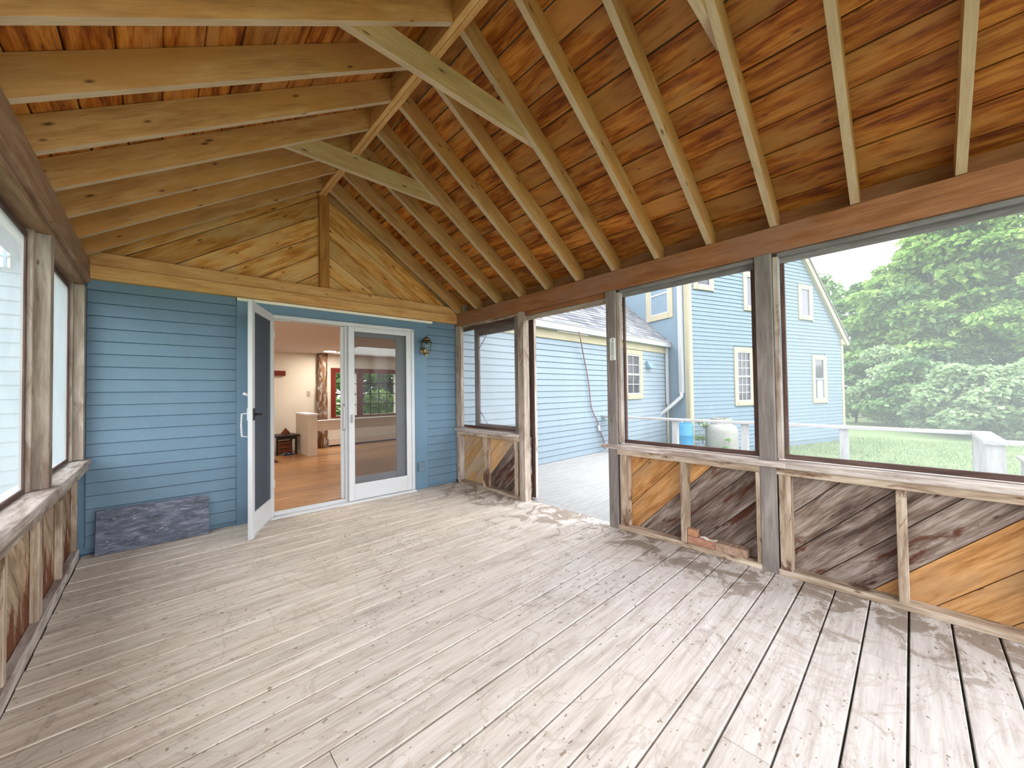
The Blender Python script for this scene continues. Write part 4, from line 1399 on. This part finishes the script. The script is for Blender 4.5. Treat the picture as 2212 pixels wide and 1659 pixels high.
abox('eave_return', WB - .16, WB + .26, -.05, .10, 2.48, 2.64, M_cream, thh, 'X', FB)
bar('roof_edge', FB @ V((WB + .2, -.03, rake(WB + .2) + .17)), FB @ V((WB - 3.5, -.03, rake(WB - 3.5) + .17)), .16, .04, M_shingle, thh, up=FB.to_3x3() @ V((1, 0, .8)))
for i, (x0, x1, a, b) in enumerate(wins_b):
    house_window(thh, FB, x0, x1, a, b, .105, M_paleglass if i in (2, 3) else M_darkglass, 3 if i == 0 else 0, 3 if i == 0 else 0, i in (0, 1), i == 1)
# side wall
rows = []
z = .2
wa = (1.75 - 1.34, 1.75 - .45, 2.98, 4.3)
while z < 6.0:
    if z + .09 > wa[2] and z < wa[3]: rows += [(-1.6, wa[0], z), (wa[1], 1.75, z)]
    else: rows.append((-1.6, 1.75, z))
    z += .0985
rows += [(.9, 1.75, -.28 + .0985 * i) for i in range(5)]
clap_bulk('clapboards', FA, rows, M_blueout, thh)
abox('corner_board', 1.62, 1.768, -.004, .03, -.28, 6.0, M_cream, thh, 'Z', FA)
house_window(thh, FA, *wa, .14, M_darkglass)
abox('downspout', 1.50, 1.60, -.085, -.012, 1.10, 6.0, M_gutter, thh, 'Z', FA)
dd = [FA @ V((1.55, -.05, 1.12)), FA @ V((1.55, -.06, 1.02)), FA @ V((1.30, -.25, .72)), FA @ V((1.18, -.36, .60)), FA @ V((1.17, -.38, .46))]
tube('downspout_elbow', dd, .046, M_gutter, thh, 8)

# ================================================================== deck railing, barrel, tank
ZR = .70
rg = empty('deck_railing', (6.4, 2.0, 0), 'long bleached wooden railing along the outer edge of the deck', 'railing')
abox('cap_rail', 6.33, 6.47, -.43, 4.16, ZR - .035, ZR, M_rail, rg, 'Y')
abox('cap_rail', 5.40, 6.47, -.575, -.431, ZR - .035, ZR, M_rail, rg, 'X')
abox('cap_rail', 5.40, 5.54, -2.7, -.576, ZR - .035, ZR, M_rail, rg, 'Y')
for x, y in ((6.36, 2.72), (6.36, 1.68), (6.36, .56), (6.36, 3.95)):
    abox('rail_post', x, x + .085, y, y + .085, -.40, ZR - .036, M_rail, rg, 'Z')
abox('rail_post', 6.30, 6.44, -.56, -.44, -.40, ZR - .036, M_rail, rg, 'Z')
abox('rail_post', 5.43, 5.52, -.56, -.45, -.40, ZR - .036, M_rail, rg, 'Z')
abox('rail_post', 5.43, 5.52, -2.2, -2.1, -.40, ZR - .036, M_rail, rg, 'Z')
bq = on_axis(2196, 985, 2, .45)
bn = empty('stair_rail', (bq.x, bq.y - .3, -.4), 'short lower bleached rail beside the deck corner at the right edge', 'railing')
abox('cap_rail', bq.x - 1.4, bq.x + .05, bq.y - .13, bq.y + .0, .42, .45, M_rail, bn, 'X')
abox('rail_post', bq.x - .12, bq.x - .03, bq.y - .11, bq.y - .02, -.41, .419, M_rail, bn, 'Z')
abox('rail_post', bq.x - 1.1, bq.x - 1.01, bq.y - .11, bq.y - .02, -.41, .419, M_rail, bn, 'Z')

ZG = -.42
pb = V((8.245, 3.40, 0))
br_ = empty('rain_barrel', (pb.x, pb.y, ZG), 'bright blue plastic barrel under the tall house downspout', 'barrel')
R = .205
prof = [(R * .93, ZG + .001), (R * .98, ZG + .03), (R, ZG + .10), (R, ZG + .28), (R * 1.03, ZG + .295), (R * 1.03, ZG + .315), (R, ZG + .33), (R, .19), (R * 1.03, .205), (R * 1.03, .225), (R, .24), (R * .99, .42), (R * .95, .455), (R * .93, .462)]
lathe('body', prof, M_barrel, (pb.x, pb.y, 0), br_, 28)
lathe('rim', [(R * .95, .4625), (R * .96, .472), (R * .90, .475), (R * .6, .468)], M_barrel, (pb.x, pb.y, 0), br_, 28)
for a in (0.6, 2.4): lathe('bung', [(.03, .4755), (.03, .486), (.02, .489)], M_gutter, (pb.x + .1 * math.cos(a), pb.y + .1 * math.sin(a), 0), br_, 10)

pt_ = V((8.95, 2.86, 0))
tk_ = empty('propane_tank', (pt_.x, pt_.y, ZG), 'squat off-white gas tank with a notched collar behind the railing', 'tank')
R = .318
lathe('body', [(R * .75, ZG + .05), (R * .95, ZG + .12), (R, ZG + .2), (R, .24), (R * .985, .30), (R * .93, .36), (R * .82, .405), (R * .6, .435), (R * .3, .445)], M_tank, (pt_.x, pt_.y, 0), tk_, 32)
lathe('foot_ring', [(R * .72, ZG + .001), (R * .72, ZG + .07)], M_tank, (pt_.x, pt_.y, 0), tk_, 28)
cv, cf = [], []
nseg = 36
ca = math.atan2(-pt_.y, -pt_.x)
for i in range(nseg + 1):
    a = ca + .35 + (2 * math.pi - .7) * i / nseg
    hgt = .13 - (.07 if 8 < i < 12 else 0)
    for r_, z_ in ((.205, .425), (.205, .425 + hgt), (.193, .425 + hgt), (.193, .425)):
        cv.append(V((pt_.x + r_ * math.cos(a), pt_.y + r_ * math.sin(a), z_)))
for i in range(nseg):
    for j in range(4):
        cf.append((i * 4 + j, (i + 1) * 4 + j, (i + 1) * 4 + (j + 1) % 4, i * 4 + (j + 1) % 4))
cf += [(0, 1, 2, 3), tuple(nseg * 4 + j for j in (3, 2, 1, 0))]
free('collar', cv, cf, M_tank, tk_, loc=(pt_.x, pt_.y, .43))
lathe('valve', [(.03, .44), (.03, .49), (.045, .50), (.045, .515), (.02, .53)], M_brass, (pt_.x, pt_.y, 0), tk_, 12)

# ================================================================== ground and planting
gv, gf = [], []
NG = 40
for i in range(NG + 1):
    for j in range(NG + 1):
        x = -60 + 140 * (i / NG); y = -60 + 140 * (j / NG)
        d_ = max(0, math.hypot(x - 6, y - 2) - 12)
        gv.append((x, y, ZG + .02 * math.sin(x * .7) * math.cos(y * .5) * min(1, d_ / 4)))
for i in range(NG):
    for j in range(NG):
        gf.append((i * (NG + 1) + j, (i + 1) * (NG + 1) + j, (i + 1) * (NG + 1) + j + 1, i * (NG + 1) + j + 1))
o = free('ground', gv, gf, M_lawn, None, False, (0, 0, ZG)); o['kind'] = 'structure'; o['label'] = 'green lawn around the house'
nr = np.random.RandomState(5)


def quads_obj(name, vv, mat, parent, loc):
    n = len(vv) // 4
    me = bpy.data.meshes.new(name)
    me.vertices.add(len(vv)); me.vertices.foreach_set('co', (np.asarray(vv, dtype=np.float32) - np.asarray(loc, dtype=np.float32)).ravel())
    me.loops.add(n * 4); me.loops.foreach_set('vertex_index', np.arange(n * 4, dtype=np.int32))
    me.polygons.add(n); me.polygons.foreach_set('loop_start', np.arange(0, n * 4, 4, dtype=np.int32)); me.polygons.foreach_set('loop_total', np.full(n, 4, dtype=np.int32))
    me.update(calc_edges=True); me.validate()
    me.materials.append(mat)
    o = bpy.data.objects.new(name, me)
    return place(o, Matrix.Translation(V(loc)), parent)


def leaves(centers, radii, n_each, size, droop=.35):
    """diamond leaves over flattened clumps; returns an (n*4,3) array"""
    out = []
    for c, r in zip(centers, radii):
        n = n_each
        d = nr.normal(size=(n, 3)); d /= np.linalg.norm(d, axis=1)[:, None]
        d[:, 2] = np.abs(d[:, 2]) * np.where(nr.rand(n) < .75, 1, -1)
        rad = (.55 + .5 * nr.rand(n) ** .5)[:, None]
        p = np.asarray(c) + d * np.asarray(r) * rad
        tip = d * np.array([1, 1, .2]) + nr.normal(size=(n, 3)) * .55 + np.array([0, 0, -droop])
        tip /= np.linalg.norm(tip, axis=1)[:, None]
        nn = nr.normal(size=(n, 3)) * .5 + np.array([0, 0, 1.0]) + d * .3
        sd = np.cross(tip, nn); sd /= np.maximum(np.linalg.norm(sd, axis=1)[:, None], 1e-6)
        s = (size * (.6 + .8 * nr.rand(n)))[:, None]
        q = np.stack([p - tip * s * .5, p + sd * s * .32, p + tip * s * .6, p - sd * s * .32], 1)
        out.append(q.reshape(-1, 3))
    return np.concatenate(out)


def tree(name, label, x, y, h, cr, base, mat, n_cl, n_leaf, size, group=None, flat=.42, trunk_r=.14, bark=M_bark, cat='tree'):
    t = empty(name, (x, y, ZG), label, cat, group)
    rr = random.Random(int(x * 100 + y * 37))
    top_ = ZG + h
    vs_, fs = tube_data([(x + .06 * math.sin(k), y + .05 * math.cos(k * 1.3), ZG - .05 + (h * .92) * k / 6) for k in range(7)], [trunk_r * (1 - .13 * k) for k in range(7)], 8)
    cen, rad = [], []
    for i in range(n_cl):
        u = (i + .5) / n_cl
        z = base + (h - base) * u
        w_ = cr * (math.sin(math.pi * min(1, .18 + u * .82)) ** .7) * (1.0 if u < .8 else .8)
        a = rr.uniform(0, 6.283)
        q = rr.uniform(.35, 1.0) * w_
        c = (x + q * math.cos(a), y + q * math.sin(a), ZG + z + rr.uniform(-.2, .2))
        s = cr * rr.uniform(.26, .42)
        cen.append(c); rad.append((s, s, s * flat))
        b, g = tube_data([(x, y, min(ZG + z * .8, c[2] - .1)), ((x + c[0]) / 2, (y + c[1]) / 2, ZG + z * .93), c], [trunk_r * .32, trunk_r * .2, trunk_r * .07], 5)
        k = len(vs_); vs_ += b; fs += [tuple(j + k for j in f) for f in g]
    free('trunk', vs_, fs, bark, t, True, (x, y, ZG))
    o = quads_obj('foliage', leaves(cen, rad, n_leaf, size), mat, t, (x, y, ZG + h * .6)); o['kind'] = 'stuff'
    return t


def xy(px, dep):
    p = at_depth(px, 857, dep); return p.x, p.y


GT = 'tall trees beyond the lawn'
spec = [
    ('background_tree', 'sparse treetop showing just behind the gable of the tall house', 1778, 24.0, 8.6, 2.0, 3.0, M_leaf_mid, 44, 70, .26),
    ('leafy_tree', 'mid-green tree close to the right edge of the tall house', 1868, 20.0, 6.9, 2.0, 2.2, M_leaf_mid, 26, 330, .25),
    ('leafy_tree', 'bright green tree just right of the patch of open sky', 1945, 18.0, 7.3, 2.3, 2.6, M_leaf_bright, 30, 360, .24),
    ('leafy_tree', 'broad bright green tree second from the patch of sky', 2030, 16.2, 8.0, 2.6, 2.8, M_leaf_bright, 34, 380, .23),
    ('leafy_tree', 'tall mid-green tree behind the deck corner post', 2112, 15.4, 8.7, 2.5, 2.7, M_leaf_mid, 34, 380, .23),
    ('leafy_tree', 'tallest bright green tree at the right edge of the view', 2215, 14.0, 9.2, 2.7, 2.6, M_leaf_bright, 36, 380, .22),
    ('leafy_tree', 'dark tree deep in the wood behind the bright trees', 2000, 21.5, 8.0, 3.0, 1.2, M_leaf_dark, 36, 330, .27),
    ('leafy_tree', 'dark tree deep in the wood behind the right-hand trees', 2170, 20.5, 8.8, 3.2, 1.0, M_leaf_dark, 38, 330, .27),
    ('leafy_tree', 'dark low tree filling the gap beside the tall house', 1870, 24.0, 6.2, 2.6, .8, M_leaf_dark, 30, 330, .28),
]
for nm, lb, px, dep, h, cr_, base, mt, nc, nl, sz in spec:
    x, y = xy(px, dep)
    tree(nm, lb, x, y, h, cr_, base, mt, nc, nl, sz, GT)
GS = 'shrubs along the lawn edge'
spec = [
    ('shrub', 'grey-green shrub at the corner of the tall house', 1850, 16.6, 2.6, 1.25, M_leaf_mid),
    ('shrub', 'tall pale shrub at the back of the lawn', 1915, 15.4, 3.1, 1.4, M_leaf_pale),
    ('shrub', 'rounded dark shrub in the middle of the lawn edge', 1975, 13.6, 2.3, 1.3, M_leaf_mid),
    ('shrub', 'pale drooping shrub behind the railing corner', 2062, 12.0, 2.1, 1.25, M_leaf_pale),
    ('shrub', 'pale shrub with a rounded top right of the railing corner', 2140, 11.2, 1.9, 1.2, M_leaf_pale),
    ('shrub', 'large pale shrub cut by the right edge of the view', 2235, 10.8, 2.3, 1.4, M_leaf_pale),
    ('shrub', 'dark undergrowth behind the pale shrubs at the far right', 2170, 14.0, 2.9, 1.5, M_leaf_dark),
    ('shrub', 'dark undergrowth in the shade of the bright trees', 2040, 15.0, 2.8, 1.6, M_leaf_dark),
]
for nm, lb, px, dep, h, cr_, mt in spec:
    x, y = xy(px, dep)
    tree(nm, lb, x, y, h, cr_, .25, mt, 22, 260, .17, GS, flat=.5, trunk_r=.05, cat='shrub')
tree('young_shrub', 'light green leafy shrub between the blue barrel and the gas tank', 8.66, 3.14, .95, .20, .15, M_leaf_pale, 9, 22, .085, None, .8, .015, cat='shrub')
tree('young_shrub', 'thin light green shrub in front of the gas tank', 8.50, 2.62, .50, .18, .10, M_leaf_pale, 8, 20, .07, None, .8, .012, cat='shrub')
GB = 'trees behind the house seen through the room windows'
for i, (x, y, h, cr_, mt, lb) in enumerate(((3.6, 13.4, 5.5, 1.5, M_leaf_mid, 'mid-green tree behind the narrow room window'), (5.4, 14.2, 6.0, 1.7, M_leaf_bright, 'bright tree left of centre in the sixteen-pane window'),
                                    (6.8, 15.0, 6.2, 1.8, M_leaf_dark, 'dark tree in the middle of the sixteen-pane window'), (8.0, 14.6, 5.6, 1.6, M_leaf_bright, 'bright tree at the right of the sixteen-pane window'))):
    tree('garden_tree', lb, x, y, h, cr_, .5, mt, 24, 240, .20, GB, flat=.6, trunk_r=.1)
# grass blades on the strip of lawn in view
bl = []
n = 16000
gx_ = 7.2 + 9.0 * nr.rand(n); gy_ = -3.2 + 6.0 * nr.rand(n)
hh = .03 + .05 * nr.rand(n); aa = nr.rand(n) * 6.283; lean = nr.normal(size=(n, 2)) * .025
ww = .008
p0 = np.stack([gx_ - ww * np.cos(aa), gy_ - ww * np.sin(aa), np.full(n, ZG - .02)], 1)
p1 = np.stack([gx_ + ww * np.cos(aa), gy_ + ww * np.sin(aa), np.full(n, ZG - .02)], 1)
p2 = np.stack([gx_ + lean[:, 0] + ww * .3, gy_ + lean[:, 1], ZG + hh], 1)
p3 = np.stack([gx_ + lean[:, 0] - ww * .3, gy_ + lean[:, 1], ZG + hh], 1)
o = quads_obj('grass', np.stack([p0, p1, p2, p3], 1).reshape(-1, 3), M_grassblade, None, (11, 0, ZG))
tag(o, 'mown green lawn between the deck and the shrubs', 'grass', None, 'stuff')
